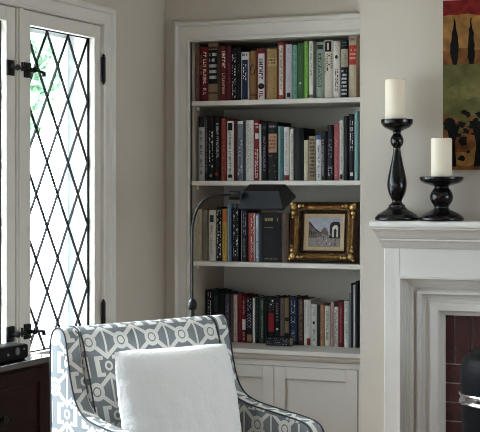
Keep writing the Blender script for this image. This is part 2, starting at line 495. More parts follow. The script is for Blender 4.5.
def make_book(x0, x1, ytop, rgb, feats, zb, Ysp, look, place, grp, depth=None, paper=False, lean=0.0):
    P0, P1 = atY(x0, ytop, Ysp), atY(x1, ytop, Ysp)
    w = P1.x - P0.x - 0.0012
    h = 0.5*(P0.z+P1.z) - zb
    dp = depth if depth else min(0.60*h + 0.02 + random.uniform(-0.01, 0.012), 0.19)
    root = empty('book', (P0.x+0.0006, Ysp, zb), 0, look + ' ' + place, 'book', grp)
    root.rotation_euler = (0, lean, 0)
    cm = cmat(rgb)
    t = 0.0022 if w > 0.012 and not paper else 0.0011
    am = 0.0 if paper else min(0.0045, w*0.16)
    n = 6
    c = MB()
    # outer and inner skin of the cover
    def spine_pts(off):
        return [(off + (w-2*off)*k/n) for k in range(n+1)]
    outer = [(0, dp)] + [(x, -bulge(x, w, am)+am) for x in spine_pts(0)] + [(w, dp)]
    inner = [(t, dp)] + [(x, -bulge(x, w, am)+am+t) for x in spine_pts(t)] + [(w-t, dp)]
    loop = outer + inner[::-1]
    c.grid([[(x, y, z) for x, y in loop] for z in (0, h)], cm, close_u=True)
    for z in (0, h):
        for k in range(len(outer)-1):
            c.face([(*outer[k], z), (*outer[k+1], z), (*inner[k+1], z), (*inner[k], z)], cm)
    eps = [0.0]
    def patch(a0, a1, f0, f1, m):
        """coloured field on the spine: a across 0-1, f down from the top 0-1"""
        eps[0] += 0.00025
        segs = max(1, int(round((a1-a0)*n)))
        top, bot = [], []
        for k in range(segs+1):
            x = (a0 + (a1-a0)*k/segs)*w
            y = am - bulge(x, w, am) - eps[0] - 0.0002
            top.append((x, y, h*(1-f0))); bot.append((x, y, h*(1-f1)))
        c.grid([top, bot], m)
    def glyphs(f0, f1, m, a0=0.25, a1=0.75, step=None, bold=1.0):
        """unreadable vertical lettering: short strokes stacked down the spine"""
        lw = (a1-a0)*w
        step = step or max(0.0042, lw*0.85)
        z = f0*h; zend = f1*h
        y_e = eps[0] + 0.0003; eps[0] += 0.0003
        while z < zend - step*0.6:
            if random.random() < 0.14: z += step*0.7; continue
            kind = random.randrange(4); g = step*0.78; sw = max(0.0013, step*0.24*bold)
            def q(xa, xb, za, zb_):
                pts = []
                for xx, zz in ((xa, za), (xb, za), (xb, zb_), (xa, zb_)):
                    X = (a0 + (a1-a0)*xx)*w
                    pts.append((X, am - bulge(X, w, am) - y_e - 0.0002, h - (z + zz)))
                c.face(pts, m)
            q(0, 1, 0, sw)
            if kind == 0: q(0, 1, g-sw, g)
            elif kind == 1: q(0.7, 1, sw, g)
            elif kind == 2: q(0, 1, g-sw, g); q(0.36, 0.66, sw, g-sw)
            else: q(0, 0.3, sw, g)
            z += step
    for ft_ in feats:
        k = ft_[0]
        if k == 'box': patch(ft_[4] if len(ft_) > 4 else 0.02, ft_[5] if len(ft_) > 5 else 0.98, ft_[1], ft_[2], cmat(ft_[3]))
        elif k == 'edge':
            patch(0.0, 0.16, 0, 1, cmat(ft_[1])); patch(0.84, 1.0, 0, 1, cmat(ft_[1]))
        elif k == 'left': patch(0.0, ft_[1], 0, 1, cmat(ft_[2]))
        elif k == 'right': patch(ft_[1], 1.0, 0, 1, cmat(ft_[2]))
        elif k == 'text': glyphs(ft_[1], ft_[2], cmat(ft_[3]), *(ft_[4:6] if len(ft_) > 5 else (0.28, 0.72)))
        elif k == 'rows':      # horizontal lines of lettering
            nn = ft_[4]
            for r in range(nn):
                z0 = ft_[1] + (ft_[2]-ft_[1])*r/nn; z1 = z0 + (ft_[2]-ft_[1])/nn*0.55
                xx = 0.14
                eps[0] += 0.0001
                while xx < 0.84:
                    ww = random.uniform(0.06, 0.14)
                    if random.random() < 0.85:
                        X0, X1 = xx*w, min(xx+ww, 0.86)*w
                        c.face([(X, am - bulge(X, w, am) - eps[0]-0.0004, h*(1-z)) for X, z in ((X0, z0), (X1, z0), (X1, z1), (X0, z1))], cmat(ft_[3]))
                    xx += ww + 0.04
        elif k == 'oval':
            cx, cz, ra, rz = 0.5, ft_[1], ft_[3], ft_[4]
            eps[0] += 0.0003
            pts = []
            for i in range(16):
                X = (cx + ra*math.cos(2*PI*i/16))*w
                pts.append((X, am - bulge(X, w, am) - eps[0]-0.0003, h*(1 - cz - rz*math.sin(2*PI*i/16))))
            c.face(pts, cmat(ft_[2]))
        elif k == 'speck':
            for i in range(ft_[2]):
                X0 = random.uniform(0.08, 0.8)*w; z0 = random.uniform(ft_[3], ft_[4])
                sx, sz = random.uniform(0.06, 0.14)*w, random.uniform(0.006, 0.016)
                y_ = lambda X: am - bulge(X, w, am) - eps[0]-0.0004
                c.face([(X, y_(X), h*(1-z)) for X, z in ((X0, z0), (X0+sx, z0), (X0+sx, z0+sz), (X0, z0+sz))], cmat(ft_[1]))
    c.build('cover', root, False, fix=False)
    p = MB(); ins = 0.0 if paper else 0.003
    p.box(t+0.0002, w-t-0.0002, am+t+0.0005, dp-(0.001 if paper else 0.004), ins, h-ins-0.0004, PAGES)
    p.build('pages', root)
    return root

BK, WH, CR = (20, 19, 21), (214, 212, 208), (206, 196, 172)
ORD = ['first', 'second', 'third', 'fourth', 'fifth', 'sixth', 'seventh', 'eighth', 'ninth', 'tenth', 'eleventh', 'twelfth', 'thirteenth', 'fourteenth', 'fifteenth',
       'sixteenth', 'seventeenth', 'eighteenth', 'nineteenth', 'twentieth', 'twenty-first', 'twenty-second', 'twenty-third', 'twenty-fourth', 'twenty-fifth',
       'twenty-sixth', 'twenty-seventh', 'twenty-eighth', 'twenty-ninth', 'thirtieth', 'thirty-first', 'thirty-second', 'thirty-third']
TOP = [
 (194.6,199,43.5,(112,82,66),[('box',0,.04,(90,98,78)),('text',.2,.8,(84,58,48))],'worn brown book'),
 (199.2,207.4,47,(116,18,26),[('text',.1,.88,(222,206,196),.5,.85),('text',.15,.5,(170,130,110),.12,.36)],'dark red book with pale title'),
 (207.8,217.6,43,(142,104,78),[('box',.12,.70,(16,15,17)),('rows',.17,.66,(206,200,190),5),('box',.06,.1,(74,52,40)),('box',.84,.87,(84,58,42))],'tan book with large black panel'),
 (218,226,46,(108,26,28),[('left',.22,(72,80,52)),('text',.06,.42,(226,212,200),.5,.9),('text',.5,.95,(196,150,140),.5,.82)],'dark red green-edged book'),
 (226.3,231,45,(104,20,44),[('text',.3,.7,(140,60,80))],'narrow crimson book'),
 (231,236.4,48,BK,[('text',.12,.95,(226,224,222),.2,.8)],'black book with bold white title'),
 (236.6,240.6,47,(26,25,30),[('text',.3,.5,(90,90,100))],'plain narrow black book'),
 (240.8,248.6,52,(210,212,216),[('box',.16,.98,(38,42,82),.12,.88),('rows',.03,.13,(40,44,70),1),('text',.25,.62,(232,232,236),.3,.7)],'white book with navy panel'),
 (249,256,51,(152,104,58),[('oval',.38,(18,16,16),.42,.11),('box',.88,.91,(104,66,36))],'tan book with black oval'),
 (256.4,266,49,(214,210,208),[('edge',(132,26,34)),('box',0,.09,(132,26,34)),('text',.14,.6,(44,40,44),.26,.68),('oval',.73,(18,16,18),.34,.06),('text',.83,.97,(150,40,40),.3,.7)],'white book bordered in red'),
 (266.8,276.6,49,(170,132,78),[('speck',(110,76,40),16,.05,.9),('box',.18,.34,(196,160,104)),('rows',.2,.32,(96,66,36),2)],'golden tan patterned book'),
 (278,283.8,42,(186,84,56),[('box',.06,.92,(220,216,210),.2,.8),('text',.1,.86,(44,38,38),.34,.66),('box',0,.05,(142,40,36))],'white panelled rust-red book'),
 (285,292,44,(196,192,200),[('box',.88,.96,(24,22,24),.25,.75),('text',.08,.7,(170,166,178),.3,.62)],'pale lilac-grey book'),
 (292.1,297,45,(104,160,142),[('text',.08,.9,(44,84,76),.3,.8)],'teal green book'),
 (297.1,303.5,43,(70,112,62),[('text',.1,.72,(36,62,36),.3,.7),('oval',.72,(206,214,196),.18,.02)],'dark green book'),
 (304,308.2,41,(126,186,74),[('text',.1,.9,(86,140,50),.35,.65)],'bright lime green book'),
 (308.8,313,41,(222,220,212),[('text',.06,.6,(50,46,44),.3,.7),('box',.93,.97,(120,110,100))],'slim white book'),
 (316,323.7,42,(142,164,146),[('box',.05,.13,(42,50,46),.12,.88),('box',.2,.8,(54,70,62),.3,.7),('text',.23,.77,(200,208,196),.4,.62)],'sage green book with dark label'),
 (324,332.5,40,(210,202,184),[('box',.02,.2,(22,20,22),.08,.86),('box',.05,.17,(190,184,172),.36,.58),('text',.24,.56,(40,36,36),.3,.9),('text',.3,.62,(90,84,76),.1,.25)],'cream book topped by black square'),
 (332.8,340,41,(216,210,200),[('speck',(176,66,58),9,.02,.2),('oval',.28,(32,28,30),.2,.035),('text',.5,.9,(40,36,40),.3,.75)],'white book with red-spotted top'),
 (340.3,347.9,40,(22,22,26),[('box',.155,.47,(176,164,140)),('text',.2,.42,(110,98,82),.3,.7),('rows',.03,.13,(96,106,128),2),('rows',.52,.98,(206,206,210),7)],'black book with beige band'),
 (348.2,357.2,36.6,(196,180,152),[('box',.14,.46,(196,58,44)),('rows',.2,.4,(226,170,150),3),('right',.88,(176,118,62)),('rows',.02,.1,(120,96,84),1)],'beige book with bright red block'),
]
SEC = [
 (198,204.4,117,(170,168,166),[('box',0,.16,(20,19,22)),('text',.22,.9,(70,68,72),.3,.7)],'grey book with black cap'),
 (204.6,208.2,116,(24,23,26),[('text',.04,.9,(120,118,120),.3,.7)],'slim black book with faint title'),
 (208.3,213.4,116,(18,18,22),[('text',.03,.1,(170,60,54),.2,.8),('text',.2,.8,(224,224,222),.15,.85),('oval',.92,(120,118,122),.3,.025)],'black book with bold white letters'),
 (213.5,219.3,117,(20,19,21),[('text',.1,.66,(170,166,166),.5,.85),('box',.87,.92,(128,32,30),.2,.8)],'black book with small red mark'),
 (220,225.4,118,(164,66,50),[('left',.25,(70,24,24)),('text',.04,.95,(118,38,32),.4,.85)],'rust red book'),
 (226.6,233.4,121,(218,216,212),[('box',.03,.16,(20,19,20),.16,.84),('text',.19,.9,(66,64,66),.3,.7),('box',.9,.95,(24,22,24),.2,.8)],'white book with black square'),
 (233.5,236.6,120,(96,26,26),[('text',.3,.6,(60,16,18))],'slim dark red book'),
 (237,245.3,121,(120,128,138),[('box',0,.05,(214,214,210)),('box',.28,.97,(92,104,118),.05,.6),('text',.3,.9,(196,204,210),.1,.6),('right',.72,(60,62,66))],'slate grey book'),
 (245.7,253.3,120,(206,202,196),[('text',.06,.88,(120,116,112),.2,.4),('text',.1,.8,(150,146,142),.55,.75)],'off-white book with grey title'),
 (253.5,259,120,(138,26,32),[('rows',.05,.16,(220,200,196),2),('box',.22,.31,(222,216,212),.3,.9),('text',.42,.98,(226,206,204),.25,.8)],'red book with bold white title'),
 (259.2,261.3,124,(178,190,180),[],'very thin pale green book'),
 (261.6,267,122,(22,21,24),[('text',.25,.85,(140,120,150),.3,.7),('oval',.1,(70,70,90),.3,.03)],'black book with lilac title'),
 (267.2,277.6,122,(24,21,22),[('box',.2,.52,(190,138,104),.1,.9),('rows',.24,.48,(120,74,56),4),('speck',(140,120,116),10,.56,.95),('rows',.06,.12,(150,140,136),1)],'thick black book with salmon label'),
 (278.1,283.3,126,(74,122,124),[('left',.2,(190,206,204)),('text',.1,.8,(48,84,88),.5,.85)],'teal book'),
 (283.6,289,127,(214,210,206),[('box',.9,.99,(132,52,40)),('text',.1,.84,(150,146,146),.3,.7)],'white book with brick-red foot'),
 (289.4,293.2,129,(210,204,194),[('text',.1,.9,(84,78,74),.55,.8)],'narrow off-white book'),
 (293.4,303.2,128,(24,23,24),[('right',.9,(54,52,52)),('text',.4,.6,(50,48,48),.4,.6)],'wide plain black book'),
 (303.6,308.1,140,(200,188,160),[('text',.3,.6,(160,146,118),.3,.7)],'short cream book'),
 (308.3,315.5,136,(146,126,98),[('rows',.06,.95,(70,56,42),11)],'short brown book with dark rows'),
 (315.8,321.2,135,(206,204,206),[('box',0,.10,(66,98,140)),('text',.2,.94,(76,72,82),.3,.7)],'white book with blue top'),
 (321.6,326.8,131,(20,20,22),[('text',.1,.9,(180,180,182),.1,.35)],'black book with tiny pale lettering'),
 (327,333.5,125,(22,21,26),[('text',.25,.6,(160,150,176),.25,.7),('text',.75,.95,(196,192,200),.2,.8)],'black book with violet-white title'),
 (333.8,339,123,(180,86,88),[('speck',(222,186,182),14,.03,.93),('speck',(122,34,40),12,.03,.93)],'mottled pink-red book'),
 (339.2,343.4,120,(208,206,200),[('text',.1,.85,(118,116,112),.3,.7),('box',.9,.98,(34,32,34),.2,.8)],'white book with black foot'),
 (343.6,348.4,116,(20,20,22),[('text',.5,.9,(84,82,84),.4,.6)],'tall plain black book'),
 (348.6,354,114,(18,17,19),[('text',.08,.55,(220,218,214),.3,.8),('box',.88,.93,(214,210,200),.3,.8)],'tall black book with white title'),
 (354.2,357.6,111,(134,178,178),[('text',.12,.9,(98,140,142),.3,.7)],'tall pale aqua book'),
]
THI = [
 (195.2,201.6,209,(190,174,146),[('left',.2,(206,194,170)),('text',.2,.7,(156,138,110),.4,.7)],'beige book'),
 (202,208,210,(130,120,106),[('text',.08,.85,(84,76,68),.3,.75),('right',.8,(96,88,78))],'grey-brown book'),
 (208.3,215.5,210,(204,198,184),[('box',.1,.24,(40,46,60),.2,.75),('text',.3,.88,(120,112,104),.3,.6)],'cream book with dark square'),
 (215.9,221.6,207,(20,19,22),[('text',.05,.95,(224,222,220),.2,.82)],'black book with heavy white letters'),
 (221.9,226.8,209,(206,160,62),[('box',.02,.26,(200,108,48)),('text',.3,.85,(150,104,36),.3,.7)],'yellow book with orange top'),
 (227.3,231,204,(92,124,160),[('left',.3,(190,204,214)),('text',.2,.9,(50,70,104),.4,.8)],'narrow blue book'),
 (231.2,238.6,204,(18,20,26),[('text',.12,.9,(186,206,210),.3,.85),('box',0,.06,(70,76,84))],'black book with big pale teal letters'),
 (240.6,247.4,209,(26,23,32),[('left',.14,(150,150,166)),('text',.05,.5,(150,132,168),.35,.8),('text',.55,.9,(96,96,104),.3,.7)],'black book with purple title'),
 (247.8,254.7,213,(160,62,54),[('text',.05,.95,(222,206,200),.45,.9),('right',.86,(206,196,190))],'red book with white title'),
 (255,261.3,214,(130,146,158),[('text',.05,.95,(220,224,226),.15,.5),('right',.6,(60,70,84))],'blue-grey book'),
 (261.8,280.6,213,(20,18,18),[('rows',.1,.22,(150,124,72),1),('box',.29,.30,(150,124,72),.12,.6),('rows',.92,.96,(120,104,70),1)],'very thick black book with gilt title'),
 (281,288.4,213,(92,70,56),[('text',.2,.8,(70,52,42))],'brown book beside the gilt frame'),
]
LOW = [
 (205,213,290,(20,20,23),[('text',.05,.55,(196,194,190),.35,.75)],'tall black book with white title'),
 (213.2,218,291,(40,52,54),[('text',.1,.7,(90,104,104))],'dark slate-green book'),
 (218.2,224.3,293,(22,22,24),[],'plain black book'),
 (224.7,230.4,294,(70,68,92),[('right',.75,(40,38,52)),('text',.2,.8,(120,116,142))],'dusky violet book'),
 (230.6,233,295,(96,70,56),[],'thin brown book'),
 (233.2,237,295,(198,178,172),[('text',.1,.9,(150,112,110))],'pale pink book'),
 (237.2,241.6,295,(140,24,32),[('text',.15,.9,(90,14,20))],'bright red book'),
 (241.8,245.6,296,(120,26,30),[('box',.5,.72,(210,204,198)),('text',.1,.4,(196,150,146)),('text',.78,.96,(196,170,160))],'red book with white patch'),
 (246,252.2,297,(30,30,44),[('text',.05,.7,(206,206,214),.25,.8),('box',.82,.97,(170,122,80),.15,.9)],'navy book with tan foot'),
 (252.6,255,298,(214,210,206),[],'thin white book'),
 (255.3,258.6,298,(24,24,26),[('text',.1,.9,(110,120,110),.4,.6)],'slim black book'),
 (258.8,264,298,(44,72,52),[('text',.06,.9,(130,156,136),.5,.8)],'dark green book'),
 (264.2,267.4,298,(22,22,24),[],'slender black book'),
 (267.6,274.2,297,(26,22,24),[('text',.04,.34,(218,212,206),.15,.85),('box',.34,.74,(150,26,34),.04,.96)],'black book with broad red band'),
 (274.6,279.8,297,(24,26,30),[('text',.1,.5,(130,136,140),.3,.7),('oval',.68,(214,210,204),.25,.025)],'black book with white dot'),
 (280,284.3,298,(104,88,80),[('text',.1,.9,(60,50,46))],'taupe book'),
 (284.5,288.8,298,(124,104,74),[('box',.42,.5,(36,30,26)),('box',.75,1,(34,30,28))],'tan book with dark bands'),
 (289.2,297,297,(32,44,72),[('text',.08,.6,(176,190,206),.25,.75),('text',.7,.95,(110,122,140),.3,.7)],'navy blue book with pale title'),
 (298,303.1,299,(78,56,48),[('text',.05,.9,(150,120,104),.35,.75)],'brown book with pale title'),
 (303.5,310.6,300,(206,202,194),[('text',.06,.75,(140,136,132),.15,.35),('text',.1,.6,(164,160,156),.55,.75),('box',.84,.99,(140,36,34),.45,.95)],'white book with red corner mark'),
 (310.9,316.7,304,(200,198,190),[('oval',.45,(44,46,40),.22,.04),('text',.08,.35,(140,138,130)),('text',.6,.9,(120,120,112))],'white book with black dot'),
 (316.9,319.8,305,(34,30,30),[],'thin black book'),
 (320,324,305,(176,122,88),[('text',.15,.85,(120,74,52))],'terracotta book'),
 (324.2,330.2,306,(202,192,176),[('text',.12,.88,(62,52,50),.3,.7)],'cream book with dark letters'),
 (330.6,333.8,302,(176,140,138),[('text',.2,.8,(120,84,86))],'dusty pink book'),
 (334,338,307,(214,208,196),[('text',.05,.95,(40,34,36),.25,.75)],'white book with heavy black letters'),
 (338.2,343.6,302,(122,22,34),[('text',.1,.9,(180,110,110),.4,.6)],'crimson book'),
 (343.9,348.6,301,(206,206,198),[('text',.05,.9,(90,112,96),.3,.7)],'white book with green title'),
 (349,350.8,293,(120,120,118),[],'tall thin grey book'),
 (351,352.8,283,(30,30,32),[],'tall thin black book'),
 (353,355.2,285,(216,214,212),[],'tall thin white book'),
 (355.4,357.6,281,(22,22,24),[],'tallest thin black book'),
]
def shelf_of(rows, zb, Ysp, sname, grp, jit):
    for i, (x0, x1, yt, rgb, ft_, look) in enumerate(rows):
        yy = Ysp + random.uniform(-jit, jit)
        if len(rows) - i == 1: pl = 'at the fireplace end of the %s shelf' % sname
        elif i == 0: pl = 'at the window end of the %s shelf' % sname
        elif i < len(rows)/2: pl = '%s from the window end, %s shelf' % (ORD[i], sname)
        else: pl = '%s from the fireplace end, %s shelf' % (ORD[len(rows)-1-i], sname)
        make_book(x0, x1, yt, rgb, ft_, zb, yy, look, pl, grp, paper=(x1-x0) < 3.0)
shelf_of(TOP, SZ[0]+0.0005, 5.300, 'top', 'books on the top shelf', 0.004)
shelf_of(SEC, SZ[1]+0.0005, 5.300, 'second', 'books on the second shelf', 0.004)
shelf_of(THI, SZ[2]+0.0005, 5.305, 'third', 'books on the third shelf', 0.004)
shelf_of(LOW, CT+0.0005, 5.395, 'lowest', 'books on the lowest shelf', 0.003)
# small dark book lying in front of the upright ones
pa, pb = atY(265.5, 345, 5.33), atY(289, 345, 5.33)
r = empty('book', (pa.x, 5.335, CT+0.0005), 0, 'small dark book lying flat in front of the lowest shelf row, specked pale spine', 'book', 'books on the lowest shelf')
c = MB(); w = pb.x-pa.x; dk = cmat((26, 27, 34)); t = 0.0025; hh = 0.034
c.box(0, w, 0, 0.052, 0, t, dk, 0.0006); c.box(0, w, 0, 0.052, hh-t, hh, dk, 0.0006); c.box(0, w, 0, t, t, hh-t, dk)
for i in range(46):
    x, z = random.uniform(0.003, w-0.006), random.choice((0.006, 0.013, 0.020, 0.027))
    c.face([(x, -0.0005, z), (x+0.0028, -0.0005, z), (x+0.0028, -0.0005, z+0.003), (x, -0.0005, z+0.003)], cmat((150, 154, 166)))
c.build('cover', r, fix=False)
p = MB(); p.box(0.003, w-0.003, t+0.0002, 0.050, t, hh-t, PAGES); p.build('pages', r)

# ------------------------------------------------------------------ gilt picture on the third shelf
GILT_HI = mat('highlight_gilt', (176, 142, 90), 0.26, noise=0.35, scale=45, metal=0.75, bump=0.5, bscale=120)  # gilt with a brightened colour, painting highlights on the inner ridge
GILTD = mat('dark_gilt', (62, 42, 26), 0.42, noise=0.4, scale=60, metal=0.5, bump=0.5, bscale=140)
LINER = mat('picture_liner', (172, 148, 116), 0.6, noise=0.08, scale=60)
def flat_mat(name, rgb, nz=0.15, sc=60): return mat(name, rgb, 0.8, noise=nz, scale=sc, spec=0.12)
yp = 5.300
q0, q1 = atY(287.5, 262, yp), atY(356.5, 262, yp)
pw = q1.x - q0.x; ph = atY(322, 203, yp).z - SZ[2]
ph = ph*1.01
lean = math.radians(-6)
pic = empty('framed_picture', ((q0.x+q1.x)/2, yp+0.004, SZ[2]+0.004), 0, 'small street scene in an ornate gilt frame leaning on the third shelf', 'picture')
pic.rotation_euler = (lean, 0, 0)
fr = MB(); Wf = pw*0.212
prof = [(0, 0.028), (0, 0.006), (0.05, 0.0), (0.12, -0.008), (0.22, -0.012), (0.30, -0.009), (0.36, 0.002), (0.46, 0.006), (0.52, 0.001), (0.66, -0.004), (0.76, -0.001), (0.84, 0.008), (0.92, 0.004), (1.0, 0.012)]
def rect(o): return [(-pw/2+o, 0+o*.8), (pw/2-o, 0+o*.8), (pw/2-o, ph-o*.8), (-pw/2+o, ph-o*.8)]
SUB = 14
rows = []
for o_, y in prof:
    r4 = rect(o_*Wf); row = []
    for k in range(4):
        a_, b_ = r4[k], r4[(k+1) % 4]
        for i in range(SUB):
            t = i/SUB
            x = a_[0]+(b_[0]-a_[0])*t; z = a_[1]+(b_[1]-a_[1])*t
            yy = y - 0.004*(0.1 < o_ < 0.8)*max(0, abs(t-0.5)*2-0.55)*2
            row.append((x, yy, z))
    rows.append(row)
fr.grid(rows[:7], GILTD, close_u=True); fr.grid(rows[6:10], GILT_HI, close_u=True); fr.grid(rows[9:], GILTD, close_u=True)
fr.face([(x, 0.028, z) for x, z in rect(0)], GILTD)
fob = fr.build('frame', pic, True)
for cx, cz in ((-pw/2+0.022, 0.022), (pw/2-0.022, 0.022), (-pw/2+0.022, ph-0.022), (pw/2-0.022, ph-0.022)):
    o = MB()
    sx, sz = (1 if cx > 0 else -1), (1 if cz > ph/2 else -1)
    for k, (ax, az, rr) in enumerate(((0, 0, 0.014), (-0.024, 0.003, 0.009), (0.003, -0.024, 0.009), (-0.040, 0.004, 0.006), (0.004, -0.040, 0.006), (0.010, 0.010, 0.008))):
        bm = bmesh.new(); bmesh.ops.create_uvsphere(bm, u_segments=12, v_segments=8, radius=rr)
        for v in bm.verts:
            v.co.y *= 0.6; v.co += Vector((cx+ax*sx, -0.012, cz+az*sz))
        o.from_bm(bm, GILT_HI)
    o.build('corner_ornament', fob, True)
li = MB(); a0 = Wf*0.98; 
r0, r1 = rect(a0), rect(a0+0.017)
li.grid([[(x, 0.010, z) for x, z in r0], [(x, 0.016, z) for x, z in r1]], LINER, close_u=True)
li.build('liner', pic)
cv = MB(); (cx0, cz0), _, (cx1, cz1), _ = rect(a0+0.0165)
def quadp(x0, x1, z0, z1, m, e): cv.face([(cx0+(cx1-cx0)*x, 0.017-e, cz0+(cz1-cz0)*z) for x, z in ((x0, z0), (x1, z0), (x1, z1), (x0, z1))], m)
def polyp(pts, m, e): cv.face([(cx0+(cx1-cx0)*x, 0.017-e, cz0+(cz1-cz0)*z) for x, z in pts], m)
quadp(0, 1, 0.42, 1, flat_mat('canvas_sky', (150, 152, 160), .12), 0); quadp(0, 1, 0, 0.42, flat_mat('canvas_street', (128, 122, 116), .2), 0)
DKP, MDP, LTP = flat_mat('canvas_dark', (46, 42, 44)), flat_mat('canvas_mid', (96, 88, 84), .3), flat_mat('canvas_light', (188, 180, 168))
polyp([(0, .3), (0, .82), (.1, .72), (.2, .62), (.32, .52), (.42, .46), (.42, .36), (.2, .3)], MDP, .0003)
polyp([(0, .82), (.03, .86), (.2, .64), (.34, .52), (.42, .48), (.42, .46), (.32, .5), (.2, .60), (.1, .70)], DKP, .0005)
for k in range(6): quadp(.03+k*.055, .06+k*.055, .40+k*.012, .56-k*.02, DKP, .0006)
polyp([(.66, .3), (.66, .72), (.70, .82), (.78, .86), (.94, .86), (.98, .78), (.98, .3)], DKP, .0004)
polyp([(.74, .34), (.74, .66), (.80, .74), (.88, .74), (.92, .66), (.92, .34)], LTP, .0006)
polyp([(.79, .34), (.79, .58), (.83, .64), (.87, .58), (.87, .34)], DKP, .0008)
for k in range(26):
    x = random.uniform(.02, .9); z = random.uniform(.06, .44); s = random.uniform(.01, .03)
    quadp(x, x+s, z, z+s*random.uniform(1.5, 4), random.choice((DKP, DKP, MDP, LTP)), .001)
polyp([(.38, .44), (.42, .60), (.5, .66), (.57, .62), (.62, .48), (.62, .4)], MDP, .0007)
cv.build('canvas', pic, fix=False)

# ------------------------------------------------------------------ mantelpiece
YM = 4.95                 # face of the mantel boards
xl = atY(384, 300, YM).x
xr = 2*FXC - xl
MT = atY(400, 221, 4.83).z
shx = atY(368.5, 221, 4.83).x; shr = 2*FXC - shx
mantel = empty('fireplace_mantel', (FXC, YM, 0), 0, 'white painted wooden mantelpiece around the brick fireplace', 'mantelpiece')
b = MB()
b.box(shx, shr, 4.83, YC, MT-0.024, MT, MANT, 0.006, 3)
kid(b, 'mantel_shelf', mantel, True)
# crown moulding below the shelf, returned at both ends
b = MB()
zz = MT-0.024
cpf = [(4.846, zz), (4.846, zz-0.006), (4.862, zz-0.012), (4.876, zz-0.022), (4.890, zz-0.036), (4.902, zz-0.042), (4.902, zz-0.047), (4.916, zz-0.052), (4.930, zz-0.066), (4.938, zz-0.074), (4.949, zz-0.076)]
rows = []
for y, z in cpf:
    f = (YM - y)/(YM-4.846)
    ex = xl + (shx + 0.006 - xl)*f
    rows.append([(ex, YC, z), (ex, y, z), (2*FXC-ex, y, z), (2*FXC-ex, YC, z)])
b.grid(rows, MANT); kid(b, 'crown_moulding', mantel)
# flat boards: pilasters and frieze cut as an arch round the stepped surround
b = MB()
zf = zz-0.07
b.box(xl, XL, YM, YC, 0, zf, MANT, 0.003); b.box(2*FXC-XL, xr, YM, YC, 0, zf, MANT, 0.003)
b.box(XL, 2*FXC-XL, YM+0.0005, YC, ZT, zf, MANT)
kid(b, 'frame_board', mantel)
# stepped surround running back to the brickwork
b = MB(); K = FW/45.0
pf = [(0.0, YM+0.01), (0.0, YM-0.012), (0.5, YM-0.017), (2.0, YM-0.017), (2.8, YM-0.010), (3.2, YM+0.006), (5.2, YM+0.010), (5.6, YM+0.018), (7.4, YM+0.020), (7.8, YM+0.027), (9.6, YM+0.029), (10.0, YM+0.036), (12.4, YM+0.040), (13, YM+0.048), (15.5, YM+0.054), (16.0, YM+0.042), (17.5, YM+0.037), (20, YM+0.037), (21.3, YM+0.043), (21.8, YM+0.056), (24.5, YM+0.058), (25, YM+0.064), (29.6, YM+0.068), (29.9, YM+0.060), (31, YM+0.057), (39, YM+0.060), (40, YM+0.064), (40.4, YM+0.082), (45, YM+0.088), (45, YM+0.112)]
rows = []
for o_, y in pf:
    o_ *= K
    rows.append([(XL+o_, y, 0), (XL+o_, y, ZT-o_), (2*FXC-XL-o_, y, ZT-o_), (2*FXC-XL-o_, y, 0)])
b.grid(rows, MANT); kid(b, 'stepped_surround', mantel)
b = MB(); b.box(xl-0.01, XL+0.012, YM-0.02, YM, 0, 0.16, MANT, 0.004); b.box(2*FXC-XL-0.012, xr+0.01, YM-0.02, YM, 0, 0.16, MANT, 0.004); kid(b, 'plinth', mantel)

# brickwork inside the surround
BRICK = mat('dark_red_brick', (62, 24, 21), 0.8, noise=0.35, scale=25, bump=0.5, bscale=90)
MORT = mat('pale_mortar', (168, 156, 142), 0.9)
SOOT = mat('sooty_firebrick', (22, 19, 18), 0.9, noise=0.3, scale=20)
yb = 5.055
ox0, ox1, oz = OPEN.x, 2*FXC-OPEN.x, ZT-FW
b = MB()
zs = atY(450, 364, yb).z                 # foot of the soldier course
v1, v2 = atY(454.5, 340, yb).x, atY(471.5, 340, yb).x
pit = v2-v1
b.box(ox0-0.03, ox1+0.03, yb+0.006, yb+0.03, zs, oz+0.03, MORT)
leg = 0.215
b.box(ox0-0.03, ox0+leg, yb+0.006, yb+0.03, 0, zs, MORT); b.box(ox1-leg, ox1+0.03, yb+0.006, yb+0.03, 0, zs, MORT)
x = v1 - 2*pit
while x < ox1+0.02:
    b.box(x+0.0022, x+pit-0.0022, yb, yb+0.02, zs+0.0022, zs+0.205, BRICK, 0.002, 1); x += pit
ch = (atY(450, 383, yb).z - atY(450, 402, yb).z)
z = zs; k = 0
while z > 0.0:
    for (a_, c_) in ((ox0-0.03, ox0+leg), (ox1-leg, ox1+0.03)):
        if k % 2: 
            m_ = a_ + 0.155
            b.box(a_, m_-0.0022, yb, yb+0.02, max(0, z-ch+0.0022), z-0.0022, BRICK, 0.002, 1); b.box(m_+0.0022, c_, yb, yb+0.02, max(0, z-ch+0.0022), z-0.0022, BRICK, 0.002, 1)
        else: b.box(a_, c_, yb, yb+0.02, max(0, z-ch+0.0022), z-0.0022, BRICK, 0.002, 1)
    z -= ch; k += 1
# firebox
b.box(ox0+leg-0.02, ox0+leg, yb+0.03, 5.5, 0, zs, SOOT); b.box(ox1-leg, ox1-leg+0.02, yb+0.03, 5.5, 0, zs, SOOT)
b.box(ox0+leg-0.02, ox1-leg+0.02, 5.5, 5.52, 0, zs, SOOT); b.box(ox0+leg-0.02, ox1-leg+0.02, yb+0.03, 5.52, zs, zs+0.02, SOOT)
struct(b, 'wall_firebox')
b = MB(); b.box(xl-0.05, xr+0.05, 4.45, 4.925, 0.0, 0.03, mat('slate_hearth', (58, 56, 56), 0.5, noise=.15, scale=12), 0.004); struct(b, 'trim_hearth')

